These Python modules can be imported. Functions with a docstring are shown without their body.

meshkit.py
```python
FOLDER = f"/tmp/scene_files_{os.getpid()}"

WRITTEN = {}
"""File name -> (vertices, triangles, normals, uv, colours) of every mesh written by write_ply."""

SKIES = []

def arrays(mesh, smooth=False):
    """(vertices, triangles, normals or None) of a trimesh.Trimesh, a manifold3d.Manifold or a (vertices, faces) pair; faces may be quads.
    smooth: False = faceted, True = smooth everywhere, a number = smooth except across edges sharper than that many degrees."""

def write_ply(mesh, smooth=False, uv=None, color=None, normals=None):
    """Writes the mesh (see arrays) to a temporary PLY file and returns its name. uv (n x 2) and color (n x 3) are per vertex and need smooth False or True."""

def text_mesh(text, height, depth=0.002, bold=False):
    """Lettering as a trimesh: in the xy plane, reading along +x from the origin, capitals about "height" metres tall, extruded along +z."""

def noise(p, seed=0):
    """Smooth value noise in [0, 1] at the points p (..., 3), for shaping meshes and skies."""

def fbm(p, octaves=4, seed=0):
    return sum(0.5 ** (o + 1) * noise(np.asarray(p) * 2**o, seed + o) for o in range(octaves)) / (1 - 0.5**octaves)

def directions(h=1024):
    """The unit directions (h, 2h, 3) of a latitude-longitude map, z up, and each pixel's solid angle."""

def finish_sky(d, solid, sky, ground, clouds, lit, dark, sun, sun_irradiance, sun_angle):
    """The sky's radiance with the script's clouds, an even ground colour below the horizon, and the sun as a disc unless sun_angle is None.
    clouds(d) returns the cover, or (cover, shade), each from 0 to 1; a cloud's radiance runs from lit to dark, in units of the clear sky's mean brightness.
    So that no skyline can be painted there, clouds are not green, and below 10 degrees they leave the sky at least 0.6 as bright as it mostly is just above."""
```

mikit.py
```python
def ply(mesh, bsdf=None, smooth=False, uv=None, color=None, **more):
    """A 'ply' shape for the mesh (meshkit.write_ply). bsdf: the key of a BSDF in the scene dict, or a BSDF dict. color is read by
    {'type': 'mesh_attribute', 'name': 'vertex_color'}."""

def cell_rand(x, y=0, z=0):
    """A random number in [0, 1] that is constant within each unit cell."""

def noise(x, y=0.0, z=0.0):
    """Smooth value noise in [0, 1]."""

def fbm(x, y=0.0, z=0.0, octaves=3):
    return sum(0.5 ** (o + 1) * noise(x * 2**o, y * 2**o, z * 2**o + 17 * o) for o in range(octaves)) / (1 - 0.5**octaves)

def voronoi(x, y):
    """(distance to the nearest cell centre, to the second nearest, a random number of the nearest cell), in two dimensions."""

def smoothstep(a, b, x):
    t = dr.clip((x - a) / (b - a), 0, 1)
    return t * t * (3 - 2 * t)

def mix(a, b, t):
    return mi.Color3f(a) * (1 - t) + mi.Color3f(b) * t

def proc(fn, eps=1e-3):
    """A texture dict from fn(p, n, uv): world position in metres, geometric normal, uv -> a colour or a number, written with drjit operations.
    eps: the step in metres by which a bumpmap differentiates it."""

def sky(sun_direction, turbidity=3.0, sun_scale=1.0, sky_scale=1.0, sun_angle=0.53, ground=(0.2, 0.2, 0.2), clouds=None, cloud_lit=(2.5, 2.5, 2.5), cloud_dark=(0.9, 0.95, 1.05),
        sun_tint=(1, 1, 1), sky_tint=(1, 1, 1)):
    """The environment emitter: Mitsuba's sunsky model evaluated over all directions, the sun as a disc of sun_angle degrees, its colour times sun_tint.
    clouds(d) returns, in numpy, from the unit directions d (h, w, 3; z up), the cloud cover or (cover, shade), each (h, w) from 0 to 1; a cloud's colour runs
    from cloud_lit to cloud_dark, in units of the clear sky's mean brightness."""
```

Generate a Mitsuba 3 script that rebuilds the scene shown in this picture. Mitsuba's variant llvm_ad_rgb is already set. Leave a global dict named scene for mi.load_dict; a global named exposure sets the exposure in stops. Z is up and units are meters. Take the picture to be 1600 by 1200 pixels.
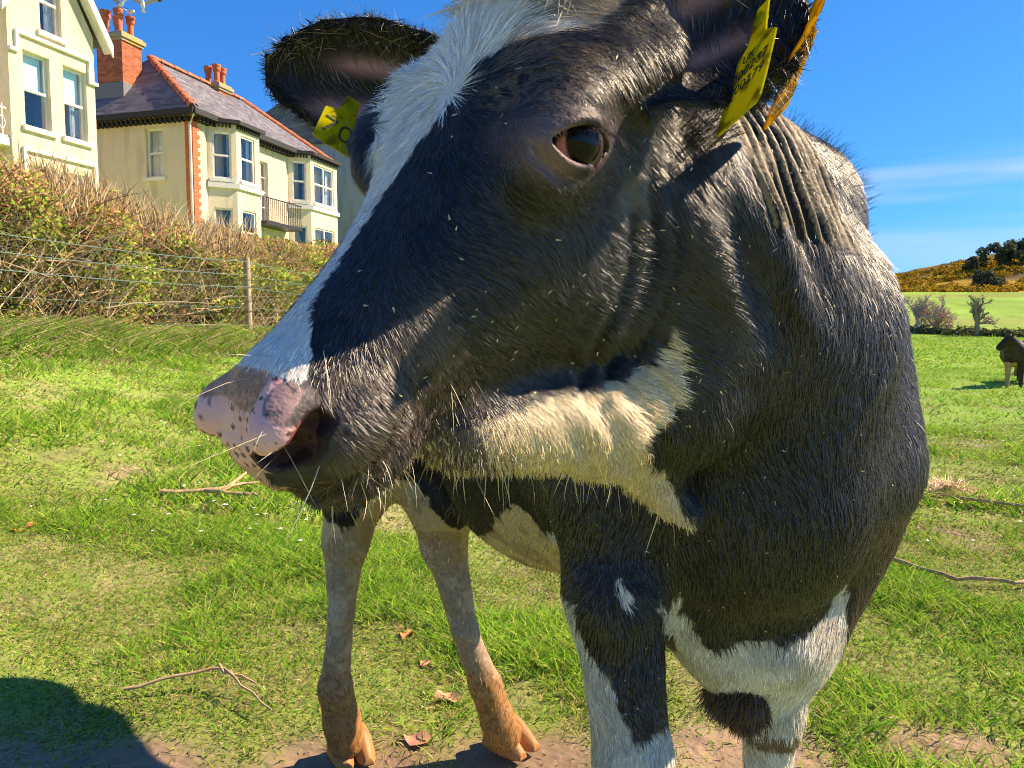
import math, random
import numpy as np, trimesh, mitsuba as mi, drjit as dr, mikit, meshkit
from scipy.interpolate import PchipInterpolator
from shapely.geometry import Polygon, box as sbox
from shapely import contains_xy
T = mi.ScalarTransform4f
scene, labels = {}, {}
# ---------------------------------------------------------------- camera, sky and sun, exposure
PITCH = math.atan(90 / 1200)
scene['camera'] = {'type': 'perspective', 'fov': 2 * math.degrees(math.atan(800 / 1200)), 'fov_axis': 'x', 'near_clip': .02, 'far_clip': 3000.0,
                   'to_world': T().look_at([0, 0, .95], [0, math.cos(PITCH), .95 - math.sin(PITCH)], [0, 0, 1])}
SUN = (1.0, .262, .85)
def clouds(d):
    el, az = np.degrees(np.arcsin(d[..., 2])), np.degrees(np.arctan2(d[..., 0], d[..., 1]))
    n = meshkit.fbm(np.stack([az * .045, el * .55, az * 0 + 3], -1), 4, 5)
    band = np.exp(-((el - 8.6 - .03 * az + (n - .5) * 2) / 1.0) ** 2) + .5 * np.exp(-((el - 5.5) / 1.2) ** 2) + .25 * np.exp(-(el / 5) ** 2)
    return np.clip(band * np.clip((n - .30) * 2.2, 0, 1), 0, .8)
scene['sky'] = mikit.sky(SUN, turbidity=2.6, sun_scale=1.5, clouds=clouds, cloud_lit=(2.5, 2.6, 2.7), sky_tint=(.25, .68, 1.16), sun_tint=(1.0, .96, .90))
exposure = 2.3
# ---------------------------------------------------------------- helpers
def reg(key, shape, label=None, cat=None, group=None, kind=None):
    """One entry of the scene under a free key (numbered when taken), with its words."""
    n, k = 0, key
    while k in scene: n += 1; k = f'{key}_{n:03d}'
    scene[k] = shape
    say(k, label, cat, group, kind)
    return k
def say(k, label=None, cat=None, group=None, kind=None):
    w = {a: b for a, b in (('label', label), ('category', cat), ('group', group), ('kind', kind)) if b}
    if w: labels[k] = {**labels.get(k, {}), **w}
class MB:
    """Collects pieces into one mesh; colours optional."""
    def __init__(self): self.v, self.f, self.c, self.n = [], [], [], 0
    def add(self, v, f, c=None):
        v = np.asarray(v, float); f = np.asarray(f, int)
        if f.shape[1] == 4: f = np.vstack([f[:, [0, 1, 2]], f[:, [0, 2, 3]]])
        self.v.append(v); self.f.append(f + self.n); self.n += len(v)
        if c is not None: self.c.append(np.broadcast_to(np.asarray(c, float), (len(v), 3)))
        return self
    def mesh(self): return np.vstack(self.v), np.vstack(self.f)
    def ply(self, bsdf, smooth=False): return mikit.ply(self.mesh(), bsdf, smooth, color=np.vstack(self.c) if self.c else None)
BOXF = np.array([[0, 3, 2, 1], [4, 5, 6, 7], [0, 1, 5, 4], [1, 2, 6, 5], [2, 3, 7, 6], [3, 0, 4, 7]])
def ply_n(v, f, n, c, bsdf):
    path = meshkit.write_ply((v, f), False, None, c, normals=n)
    return {'type': 'ply', 'filename': path, 'face_normals': False, 'bsdf': {'type': 'ref', 'id': bsdf}}
def rgb(*c): return {'type': 'rgb', 'value': list(c)}
VC = {'type': 'mesh_attribute', 'name': 'vertex_color'}
def two(b): return {'type': 'twosided', 'bsdf': b}
def princ(c, rough=.6, **k): return two({'type': 'principled', 'base_color': c if isinstance(c, dict) else rgb(*c), 'roughness': rough, **k})
def unit(a): a = np.asarray(a, float); return a / np.maximum(np.linalg.norm(a, axis=-1, keepdims=True), 1e-12)
def tube(pts, rad, sides=6):
    p = np.asarray(pts, float); r = np.broadcast_to(np.asarray(rad, float), (len(p),)); t = unit(np.gradient(p, axis=0))
    a = unit(np.cross(t, np.where(np.abs(t[:, 2:]) < .9, [0, 0, 1.], [1., 0, 0]))); b = np.cross(t, a); an = np.arange(sides) * 2 * np.pi / sides
    v = (p[:, None] + r[:, None, None] * (np.cos(an)[None, :, None] * a[:, None] + np.sin(an)[None, :, None] * b[:, None])).reshape(-1, 3)
    i, j = np.meshgrid(np.arange(len(p) - 1), np.arange(sides), indexing='ij')
    q = np.stack([i * sides + j, i * sides + (j + 1) % sides, (i + 1) * sides + (j + 1) % sides, (i + 1) * sides + j], -1).reshape(-1, 4)
    f = np.vstack([q[:, [0, 1, 2]], q[:, [0, 2, 3]]])
    caps = [[0, k + 1, k] for k in range(1, sides - 1)] + [[len(v) - sides, len(v) - sides + k, len(v) - sides + k + 1] for k in range(1, sides - 1)]
    return v, np.vstack([f, caps])
def ribbons(root, d, length, width, up, bend, color, tipcolor=None, seg=2, roundness=.7):
    """Many tapered blades or hairs: n roots, directions, lengths, widths; up: the way their flat faces look; bend: the vector that their tips lean by."""
    n = len(root); d = unit(d); s = unit(np.cross(d, up)); nn = np.cross(s, d)
    rows, norms, cols = [], [], []
    for k in range(seg + 1):
        t = k / seg
        c = root + d * (length * t)[:, None] + bend * (t * t)
        w = (width * (1 - .75 * t * t) / 2)[:, None]
        col = color if tipcolor is None else color * (1 - t) + tipcolor * t
        if k < seg:
            rows += [c - s * w, c + s * w]; norms += [unit(nn - roundness * s), unit(nn + roundness * s)]; cols += [col, col]
        else: rows.append(c); norms.append(nn); cols.append(col)
    v = np.stack(rows, 1); m = v.shape[1]
    f = []
    for k in range(seg - 1): a = 2 * k; f += [[a, a + 1, a + 3], [a, a + 3, a + 2]]
    f.append([m - 3, m - 2, m - 1])
    f = (np.array(f)[None] + (np.arange(n) * m)[:, None, None]).reshape(-1, 3)
    return v.reshape(-1, 3), f, np.stack(norms, 1).reshape(-1, 3), np.stack(cols, 1).reshape(-1, 3)
def cat4(parts):
    v, f, n, c, k = [], [], [], [], 0
    for a, b, d, e in parts: v.append(a); f.append(b + k); n.append(d); c.append(e); k += len(a)
    return np.vstack(v), np.vstack(f), np.vstack(n), np.vstack(c)
# ---------------------------------------------------------------- the ground
FA, FD, FN = np.array([-4.67, 7.0]), np.array([.297, .955]), np.array([-.955, .297])      # fence line: a point, its run, the way to the bank
def sst(a, b, x):
    t = np.clip((x - a) / (b - a), 0, 1)
    return t * t * (3 - 2 * t)
def ground(x, y):
    x, y = np.asarray(x, float), np.asarray(y, float)
    s = (x - FA[0]) * FN[0] + (y - FA[1]) * FN[1]
    left = .80 * sst(-5.2, .3, s) + 2.5 * sst(.6, 9, s)
    far = np.interp(y, [0, 5, 14, 40, 58, 75, 100, 150, 200, 3000], [0, 0, -.22, -.22, .15, 1.1, 3.0, 7.6, 9.0, 10])
    hill = np.clip(.17 * (x - 105) + 1.0, 0, 60) * sst(150, 290, y) * (1 - .35 * sst(300, 900, y)) * (1 + .16 * np.sin(x * .045) + .05 * np.sin(x * .19 + y * .05))
    right = far * sst(-6, 6, -s) + hill
    bump = .045 * (meshkit.noise(np.stack([x * .9, y * .9, x * 0], -1), 3) - .5) + .018 * (meshkit.noise(np.stack([x * 4, y * 4, x * 0], -1), 4) - .5)
    return left * np.exp(-np.maximum(y - 60, 0) / 80) + right + bump * sst(400, 30, y)
def turf(x, y):
    """How bare the turf is, 0 grass to 1 earth."""
    q = np.stack([x, y, x * 0], -1)
    b = sst(.54, .72, meshkit.fbm(q * 1.5, 4, 11)) * .5 + .35 * sst(.5, .7, meshkit.fbm(q * 5, 3, 12))
    for cx, cy, r in ((-.85, 1.56, .34), (-.35, 1.62, .30), (.05, 1.66, .26), (.50, 1.68, .30), (.95, 1.66, .22), (-1.2, 1.62, .22)):
        b = np.maximum(b, sst(1.15, .45, np.hypot(x - cx, (y - cy) * 1.7) / r + .7 * (meshkit.fbm(q * 6, 3, 13) - .5)))
    return np.clip(b * sst(22, 6, y), 0, 1)
rs = np.concatenate([np.linspace(0.3, 6, 96), np.geomspace(6.1, 2600, 230)])
an = np.radians(np.concatenate([np.linspace(-180, -46, 40, endpoint=False), np.linspace(-46, 46, 170), np.linspace(46, 180, 40)[1:]]))
R_, A_ = np.meshgrid(rs, an, indexing='ij')
gx, gy = R_ * np.sin(A_), R_ * np.cos(A_)
gz = ground(gx, gy)
gi = np.arange(len(rs) * len(an)).reshape(len(rs), len(an))
gq = np.stack([gi[:-1, :-1], gi[:-1, 1:], gi[1:, 1:], gi[1:, :-1]], -1).reshape(-1, 4)[:, ::-1]
gv = np.stack([gx, gy, gz], -1).reshape(-1, 3); ctr = len(gv)
gf = np.vstack([gq[:, [0, 1, 2]], gq[:, [0, 2, 3]], [[ctr, gi[0, k], gi[0, k + 1]] for k in range(len(an) - 1)]])
gv = np.vstack([gv, [[0, 0, float(ground(0., 0.))]]])
def ground_col(x, y):
    b = turf(x, y)[..., None]; q = np.stack([x, y, x * 0], -1)
    n = meshkit.fbm(q * 1.2, 4, 21)[..., None]; m = meshkit.fbm(q * .12, 3, 22)[..., None]
    green = np.array([.19, .33, .035]) * (.75 + .5 * n) + np.array([.07, .05, .01]) * sst(.5, .65, m)
    near = sst(8, 2.5, y)[..., None]
    green = green * (1 - .55 * near) + np.array([.16, .15, .05]) * near * .6
    earth = np.array([.27, .190, .125]) * (.6 + .8 * n)
    col = green * (1 - b) + earth * b
    far = sst(55, 75, y)[..., None] * sst(-6, 4, x)[..., None]
    col = col * (1 - far) + far * (np.array([.22, .35, .045]) * (.5 + .6 * m + .55 * meshkit.fbm(q * [.35, 1.1, 1], 4, 24)[..., None]))
    dry = (np.exp(-((y - 86 + x * .12) / 7) ** 2) + np.exp(-((y - 128 - x * .1) / 5) ** 2))[..., None] * sst(-6, 4, x)[..., None]
    col = col * (1 - .55 * dry) + np.array([.30, .25, .07]) * .55 * dry
    g = (sst(158, 172, y + 6 * np.sin(x * .2)) * sst(20, 60, x))[..., None]
    h = meshkit.fbm(np.stack([x * .09, y * .05, x * 0], -1), 4, 31)[..., None]
    gorse = np.array([.10, .075, .03]) * (1 - sst(.42, .6, h)) + np.array([.40, .235, .012]) * sst(.42, .6, h)
    return col * (1 - g) + gorse * g
gcol = ground_col(gv[:, 0], gv[:, 1])
def soil_bump(p, n, uv): return (mikit.fbm(p.x * 38, p.y * 38, p.z * 38, 3) * .010 + mikit.noise(p.x * 11, p.y * 11, 0) * .016)
scene['m_ground'] = two({'type': 'bumpmap', 'arbitrary': mikit.proc(soil_bump, 2e-3), 'scale': 1.0, 'bsdf': {'type': 'principled', 'base_color': VC, 'roughness': .9, 'specular': .2}})
scene['m_blade'] = {'type': 'principledthin', 'base_color': VC, 'roughness': .45, 'diff_trans': .75, 'spec_trans': 0.0, 'eta': 1.4}
reg('ground', mikit.ply((gv, gf), 'm_ground', True, color=gcol), 'sloping pasture of grass and trodden brown earth that runs off to a gorse hill', 'field', kind='structure')

rng = np.random.default_rng(4)
GREEN = np.array([[.32, .55, .050], [.24, .48, .045], [.43, .60, .070], [.56, .55, .16], [.18, .40, .05]])
STRAW = np.array([[.66, .54, .26], [.52, .40, .18], [.74, .63, .36]])
def grass_band(y0, y1, n, hgt, wid, seg, tuft=1.0, side=None):
    y = np.sqrt(rng.uniform(y0 * y0, y1 * y1, n)); k = rng.uniform(-.78, .78, n) if side is None else rng.uniform(side[0], side[1], n); x = k * y + rng.uniform(-.35, .35, n)
    s = (x - FA[0]) * FN[0] + (y - FA[1]) * FN[1]
    q = np.stack([x, y, x * 0], -1)
    den = (1 - .88 * turf(x, y)) * (.40 + .60 * sst(.35, .62, meshkit.fbm(q * 3.0, 3, 41))) * (s < .5)
    keep = rng.random(n) < den
    x, y, q, s = x[keep], y[keep], q[keep], s[keep]; n = len(x)
    clump = meshkit.fbm(q * 2.2, 3, 42); vig = sst(.40, .66, clump)
    L = hgt * (.42 + 1.05 * vig) * rng.uniform(.5, 1.35, n) * (1 + 1.2 * sst(-1.2, .2, s))
    az = rng.uniform(0, 2 * np.pi, n); lean = rng.uniform(.15, .9, n)
    d = np.stack([np.cos(az) * lean, np.sin(az) * lean, np.ones(n)], -1)
    bend = np.stack([np.cos(az), np.sin(az), -.5 * np.ones(n)], -1) * (L * rng.uniform(.1, .55, n))[:, None]
    dry = rng.random(n) < np.clip(.08 + .34 * sst(.58, .42, clump) + .25 * sst(-1.5, .3, s), 0, .8) * (1 - .6 * sst(6, 20, y))
    col = GREEN[rng.choice(5, n, p=[.36, .22, .22, .10, .10])]
    col[dry] = STRAW[rng.integers(0, 3, dry.sum())]
    col = col * rng.uniform(.7, 1.25, (n, 1)) * (.75 + .5 * clump)[:, None]
    L = np.where(dry, L * .8, L)
    root = np.stack([x, y, ground(x, y) - .004], -1)
    up = unit(np.stack([np.sin(az), -np.cos(az), .3 * np.ones(n)], -1) + rng.normal(0, .5, (n, 3)))
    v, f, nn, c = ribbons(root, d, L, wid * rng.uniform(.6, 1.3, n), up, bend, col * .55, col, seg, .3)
    return v, f, unit(nn * np.sign(nn[:, 2:] + 1e-9) + np.array([0, 0, .55])), c
def thatch(y0, y1, n, L0, wid):
    """Short dead and green blades lying flat among the turf and over the bare earth."""
    y = np.sqrt(rng.uniform(y0 * y0, y1 * y1, n)); x = rng.uniform(-.78, .78, n) * y + rng.uniform(-.35, .35, n); q = np.stack([x, y, x * 0], -1)
    keep = ((x - FA[0]) * FN[0] + (y - FA[1]) * FN[1] < .5) & (rng.random(n) < .35 + .65 * sst(.38, .6, meshkit.fbm(q * 4, 3, 43)) - .35 * turf(x, y)); x, y, q = x[keep], y[keep], q[keep]; n = len(x)
    az = rng.uniform(0, 2 * np.pi, n); d = np.stack([np.cos(az), np.sin(az), rng.uniform(.05, .7, n)], -1); L = L0 * rng.uniform(.4, 1.5, n)
    g = rng.random(n) < .45 - .3 * turf(x, y); c = np.where(g[:, None], GREEN[rng.integers(0, 5, n)], STRAW[rng.integers(0, 3, n)]) * rng.uniform(.45, 1.15, (n, 1))
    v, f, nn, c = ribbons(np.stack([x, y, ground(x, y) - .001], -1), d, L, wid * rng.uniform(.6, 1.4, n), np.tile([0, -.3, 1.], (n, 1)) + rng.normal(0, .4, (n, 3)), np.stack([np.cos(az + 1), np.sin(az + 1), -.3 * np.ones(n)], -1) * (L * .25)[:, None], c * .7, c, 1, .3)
    return v, f, unit(nn * np.sign(nn[:, 2:] + 1e-9) + np.array([0, 0, .3])), c
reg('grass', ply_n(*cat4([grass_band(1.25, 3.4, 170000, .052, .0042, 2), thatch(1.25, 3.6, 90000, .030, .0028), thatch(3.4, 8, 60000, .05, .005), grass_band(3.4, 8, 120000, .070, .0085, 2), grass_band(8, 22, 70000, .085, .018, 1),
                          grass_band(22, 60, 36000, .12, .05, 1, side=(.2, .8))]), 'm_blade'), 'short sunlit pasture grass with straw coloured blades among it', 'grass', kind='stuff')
# ---------------------------------------------------------------- the houses on the bank
HA, HE, HOU = np.array([-11.4, 28.0, 0]), np.array([.274, .962, 0]), np.array([.962, -.274, 0])
class Frame:
    """A wall plane: a runs along it, b out of it, z up."""
    def __init__(self, o, e, n): self.o, self.e, self.n = np.asarray(o, float), np.asarray(e, float), np.asarray(n, float)
    def at(self, a, b, z): return self.o + np.multiply.outer(np.asarray(a, float), self.e) + np.multiply.outer(np.asarray(b, float), self.n) + np.multiply.outer(np.asarray(z, float), [0, 0, 1.])
    def box(self, a0, a1, b0, b1, z0, z1):
        a = np.array([a0, a1, a1, a0] * 2); b = np.array([b0, b0, b1, b1] * 2); z = np.array([z0] * 4 + [z1] * 4)
        f = BOXF if np.dot(np.cross(self.e, self.n), [0, 0, 1]) > 0 else BOXF[:, ::-1]
        return self.at(a, b, z), f
    def wall(self, poly, thick, b=0.0):
        m = trimesh.creation.extrude_polygon(poly, thick, engine='earcut')
        v = np.array(m.vertices); w = self.at(v[:, 0], b - thick + v[:, 2], v[:, 1])
        f = np.array(m.faces)
        if np.dot(np.cross(self.e, [0, 0, 1]), self.n) < 0: f = f[:, ::-1]
        return w, f
    def sub(self, a, b, ang):
        """A frame that starts at a, b and is turned by ang (radians) outwards."""
        return Frame(self.at(a, b, 0.), self.e * math.cos(ang) + self.n * math.sin(ang), self.n * math.cos(ang) - self.e * math.sin(ang))
FRONT = Frame(HA, HE, HOU)
def stucco(base):
    def fn(p, n, uv):
        a = mikit.fbm(p.x * .9 + p.y * .7, p.z * .5, p.y, 3); s = mikit.fbm((p.x + p.y) * 5.0, p.z * .7, 2.0, 3)
        return mi.Color3f(base) * (.86 + .22 * a) * (1 - .16 * mikit.smoothstep(.52, .75, s))
    return mikit.proc(fn)
def stucco_bump(p, n, uv): return mikit.fbm(p.x * 22, p.y * 22, p.z * 22, 3) * .01
def bumped(c, rough, scale=1.0): return two({'type': 'bumpmap', 'arbitrary': mikit.proc(stucco_bump, 5e-3), 'scale': scale, 'bsdf': {'type': 'principled', 'base_color': c, 'roughness': rough, 'specular': .3}})
scene['m_cream'] = bumped(stucco((.70, .61, .44)), .9)
scene['m_cream2'] = bumped(stucco((.67, .58, .45)), .9)
scene['m_grey_render'] = bumped(stucco((.34, .37, .42)), .9)
scene['m_white'] = princ(mikit.proc(lambda p, n, uv: mi.Color3f(.72, .70, .68) * (.85 + .2 * mikit.fbm(p.x * 3 + p.y * 3, p.z * 2, 1, 3))), .5)
def slate(p, n, uv):
    r = dr.floor(p.z * 9); c = dr.floor((p.x + p.y) * 3.2 + .5 * (r - 2 * dr.floor(r / 2)))
    e = mikit.smoothstep(.0, .12, p.z * 9 - r)
    return mi.Color3f(.155, .145, .165) * (.62 + .6 * mikit.cell_rand(r, c, 3)) * (.55 + .45 * e) * (.8 + .4 * mikit.fbm(p.x, p.y, p.z, 3)) + mi.Color3f(.05, .045, .01) * mikit.smoothstep(.55, .75, mikit.fbm(p.x * 2, p.y * 2, p.z * 2, 3))
scene['m_slate'] = princ(mikit.proc(slate), .6, specular=.4)
def brick(p, n, uv):
    h = p.z * 12.5; r = dr.floor(h); x = (p.x * .274 + p.y * .962 + p.x * .962 - p.y * .274) * 4.4 + .5 * (r - 2 * dr.floor(r / 2)); c = dr.floor(x)
    j = mikit.smoothstep(.0, .14, h - r) * mikit.smoothstep(.0, .06, x - c)
    return mikit.mix((.34, .25, .19), mi.Color3f(.42, .125, .06) * (.65 + .6 * mikit.cell_rand(r, c, 5)), j)
scene['m_brick'] = princ(mikit.proc(brick), .85, specular=.2)
scene['m_terracotta'] = princ(mikit.proc(lambda p, n, uv: mi.Color3f(.50, .135, .055) * (.7 + .6 * mikit.fbm(p.x * 4, p.y * 4, p.z * 4, 3))), .75)
scene['m_lead'] = princ((.16, .17, .18), .5)
scene['m_iron'] = princ((.022, .022, .026), .5)
scene['m_blackwood'] = princ((.018, .017, .018), .6)
scene['m_stone_cap'] = princ(mikit.proc(lambda p, n, uv: mikit.mix((.36, .30, .20), (.45, .33, .08), mikit.smoothstep(.45, .6, mikit.fbm(p.x * 5, p.y * 5, p.z * 5, 3)))), .9)
scene['m_glass'] = {'type': 'thindielectric', 'int_ior': 1.5}
scene['m_blind'] = princ((.42, .66, .76), .8)
scene['m_curtain'] = princ(mikit.proc(lambda p, n, uv: mi.Color3f(.50, .56, .62) * (.7 + .5 * mikit.noise((p.x + p.y) * 16, 0, 0))), .9)
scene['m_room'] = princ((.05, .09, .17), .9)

def window(house, fr, a0, a1, z0, z1, style='sash', recess=.12, blind=None, curtain=None, sill=True, label=None):
    """A window in an opening of the wall: frame with bars, glass, sill, what hangs behind it, and the dim room."""
    m = MB(); w = .07; b0, b1 = -recess - .06, -recess
    for q in ((a0, a0 + w, z0, z1), (a1 - w, a1, z0, z1)): m.add(*fr.box(q[0], q[1], b0, b1, q[2], q[3]))
    for q in ((z0, z0 + w), (z1 - w, z1)): m.add(*fr.box(a0 + w, a1 - w, b0, b1, *q))
    zm = (z0 + z1) / 2
    if style in ('sash', 'cross', 'grid', 'door'): m.add(*fr.box(a0 + w, a1 - w, b0 + .003, b1 + .02, zm - .035, zm + .035))
    if style == 'cross': m.add(*fr.box((a0 + a1) / 2 - .04, (a0 + a1) / 2 + .04, b0 + .006, b1 + .012, z0 + w, z1 - w))
    if style in ('grid', 'door'):
        n = 4 if style == 'grid' else 2
        for k in range(1, n): x = a0 + (a1 - a0) * k / n; m.add(*fr.box(x - .018, x + .018, b0 + .008, b1 - .006, z0 + w, z1 - w))
        for k in (1, 3): z = z0 + (z1 - z0) * k / 4; m.add(*fr.box(a0 + w, a1 - w, b0 + .012, b1 - .010, z - .018, z + .018))
    k = reg(house + '__window', m.ply('m_white'), label)
    pv, pf = fr.box(a0 + w, a1 - w, b0 + .028, b0 + .030, z0 + w, z1 - w)
    reg(k + '__pane', mikit.ply((pv[[3, 2, 6, 7]], np.array([[0, 1, 2], [0, 2, 3]])), 'm_glass'))
    if blind: reg(k + '__blind', mikit.ply(fr.box(a0 + w, a1 - w, b0 - .12, b0 - .10, z1 - (z1 - z0) * blind, z1 - .02), 'm_blind'))
    for c in (curtain or ()):
        x = np.linspace(a0 + (a1 - a0) * c[0], a0 + (a1 - a0) * c[1], 24); y = b0 - .16 + .03 * np.sin(np.arange(24) * 2.1)
        v = np.vstack([fr.at(x, y, np.full(24, z0 - .02)), fr.at(x, y, np.full(24, z1 + .02))]); i = np.arange(23)
        reg(k + '__curtain', mikit.ply((v, np.stack([i, i + 1, i + 25, i + 24], 1)), 'm_curtain', True))
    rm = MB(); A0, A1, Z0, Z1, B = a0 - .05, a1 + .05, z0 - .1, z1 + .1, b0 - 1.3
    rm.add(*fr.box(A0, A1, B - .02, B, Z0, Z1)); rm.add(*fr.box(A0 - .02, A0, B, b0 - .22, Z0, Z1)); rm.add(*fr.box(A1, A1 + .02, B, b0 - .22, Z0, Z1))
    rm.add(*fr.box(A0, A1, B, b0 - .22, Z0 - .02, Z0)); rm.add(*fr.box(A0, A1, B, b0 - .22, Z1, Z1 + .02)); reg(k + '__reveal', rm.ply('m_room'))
    if sill: reg(k + '__sill', mikit.ply(fr.box(a0 - .12, a1 + .12, -.05, .10, z0 - .13, z0 - .002), 'm_white'))
    return k
def opening(*w): return [sbox(a0, z0, a1, z1) for a0, a1, z0, z1 in w]
def cut(poly, holes):
    for h in holes: poly = poly.difference(h)
    return poly
def mould(house, fr, pts, t=.09, d=.09):
    """A stepped drip moulding along a polyline on the wall."""
    m = MB()
    for (a, z), (c, y) in zip(pts, pts[1:]):
        if abs(c - a) > abs(y - z): m.add(*fr.box(min(a, c), max(a, c), -.02, d, z - t / 2, z + t / 2))
        else: m.add(*fr.box(a - t / 2, a + t / 2, -.023, d - .004, min(z, y) - t / 2, max(z, y) + t / 2))
    reg(house + '__moulding', m.ply('m_white'))
def pot(parent, x, y, z, h, r):
    prof = np.array([[0, 0], [r * .95, 0], [r * .95, .06], [r * .74, .10], [r * .70, h * .62], [r * .95, h * .66], [r * 1.05, h * .74], [r * .98, h * .84], [r * 1.12, h * .88], [r * 1.12, h], [r * .8, h], [r * .75, h * .6], [0, h * .6]])
    m = trimesh.creation.revolve(prof, sections=16); reg(parent + '__pot', mikit.ply((m.vertices + [x, y, z], m.faces), 'm_terracotta', 40))
def chimney(house, fr, a, b, w, d, z0, z1, pots, ph):
    k = reg(house + '__chimney', mikit.ply(fr.box(a - w / 2, a + w / 2, b - d / 2, b + d / 2, z0, z1), 'm_brick'))
    m = MB()
    for g, q, h in ((.06, 0, .10), (.12, .10, .14), (.05, .24, .08)): m.add(*fr.box(a - w / 2 - g, a + w / 2 + g, b - d / 2 - g, b + d / 2 + g, z1 + q, z1 + q + h))
    reg(k + '__cap', m.ply('m_stone_cap'))
    reg(k + '__flashing', mikit.ply(fr.box(a - w / 2 - .07, a + w / 2 + .07, b - d / 2 - .07, b + d / 2 + .07, z0 - .3, z0 + .42), 'm_lead'))
    for (da, db, s) in pots:
        c = fr.at(a + da, b + db, 0.); pot(k, c[0], c[1], z1 + .32, ph * s, .17 * s)
    return k
# --- the nearer house: a cream gable with stepped white mouldings
H1 = 'gabled_house'
say(H1, 'tall cream gabled house at left edge with white stepped window mouldings', 'house')
RE, LE = -4.37, -7.27
win1 = [(-6.83, -5.97, 6.42, 8.46), (-5.52, -4.69, 6.42, 8.46)]; low1 = [(-6.72, -5.90, 4.0, 5.42), (-5.42, -4.62, 4.0, 5.42)]
arch = Polygon([(-6.22, 9.15), (-5.50, 9.15), (-5.50, 10.35)] + [(-5.86 + .36 * math.cos(t), 10.35 + .5 * math.sin(t)) for t in np.linspace(0, math.pi, 13)] + [(-6.22, 10.35)])
gable = Polygon([(LE, 2.8), (RE, 2.8), (RE, 9.6), ((LE + RE) / 2, 11.9), (LE, 9.6)])
reg(H1 + '__wall', mikit.ply(FRONT.wall(cut(gable, opening(*win1, *low1) + [arch]), .35), 'm_cream'))
SIDE1 = Frame(FRONT.at(RE, 0, 0.), -HOU, HE)
reg(H1 + '__wall', mikit.ply(SIDE1.box(.352, 8, -.35, -.002, 2.8, 9.6), 'm_cream'))
back1 = Frame(FRONT.at(0, -.9, 0.), HE, HOU)
bw = [(-9.2, -8.1, 6.5, 8.5), (-8.95, -8.1, 3.9, 5.4)]
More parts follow.
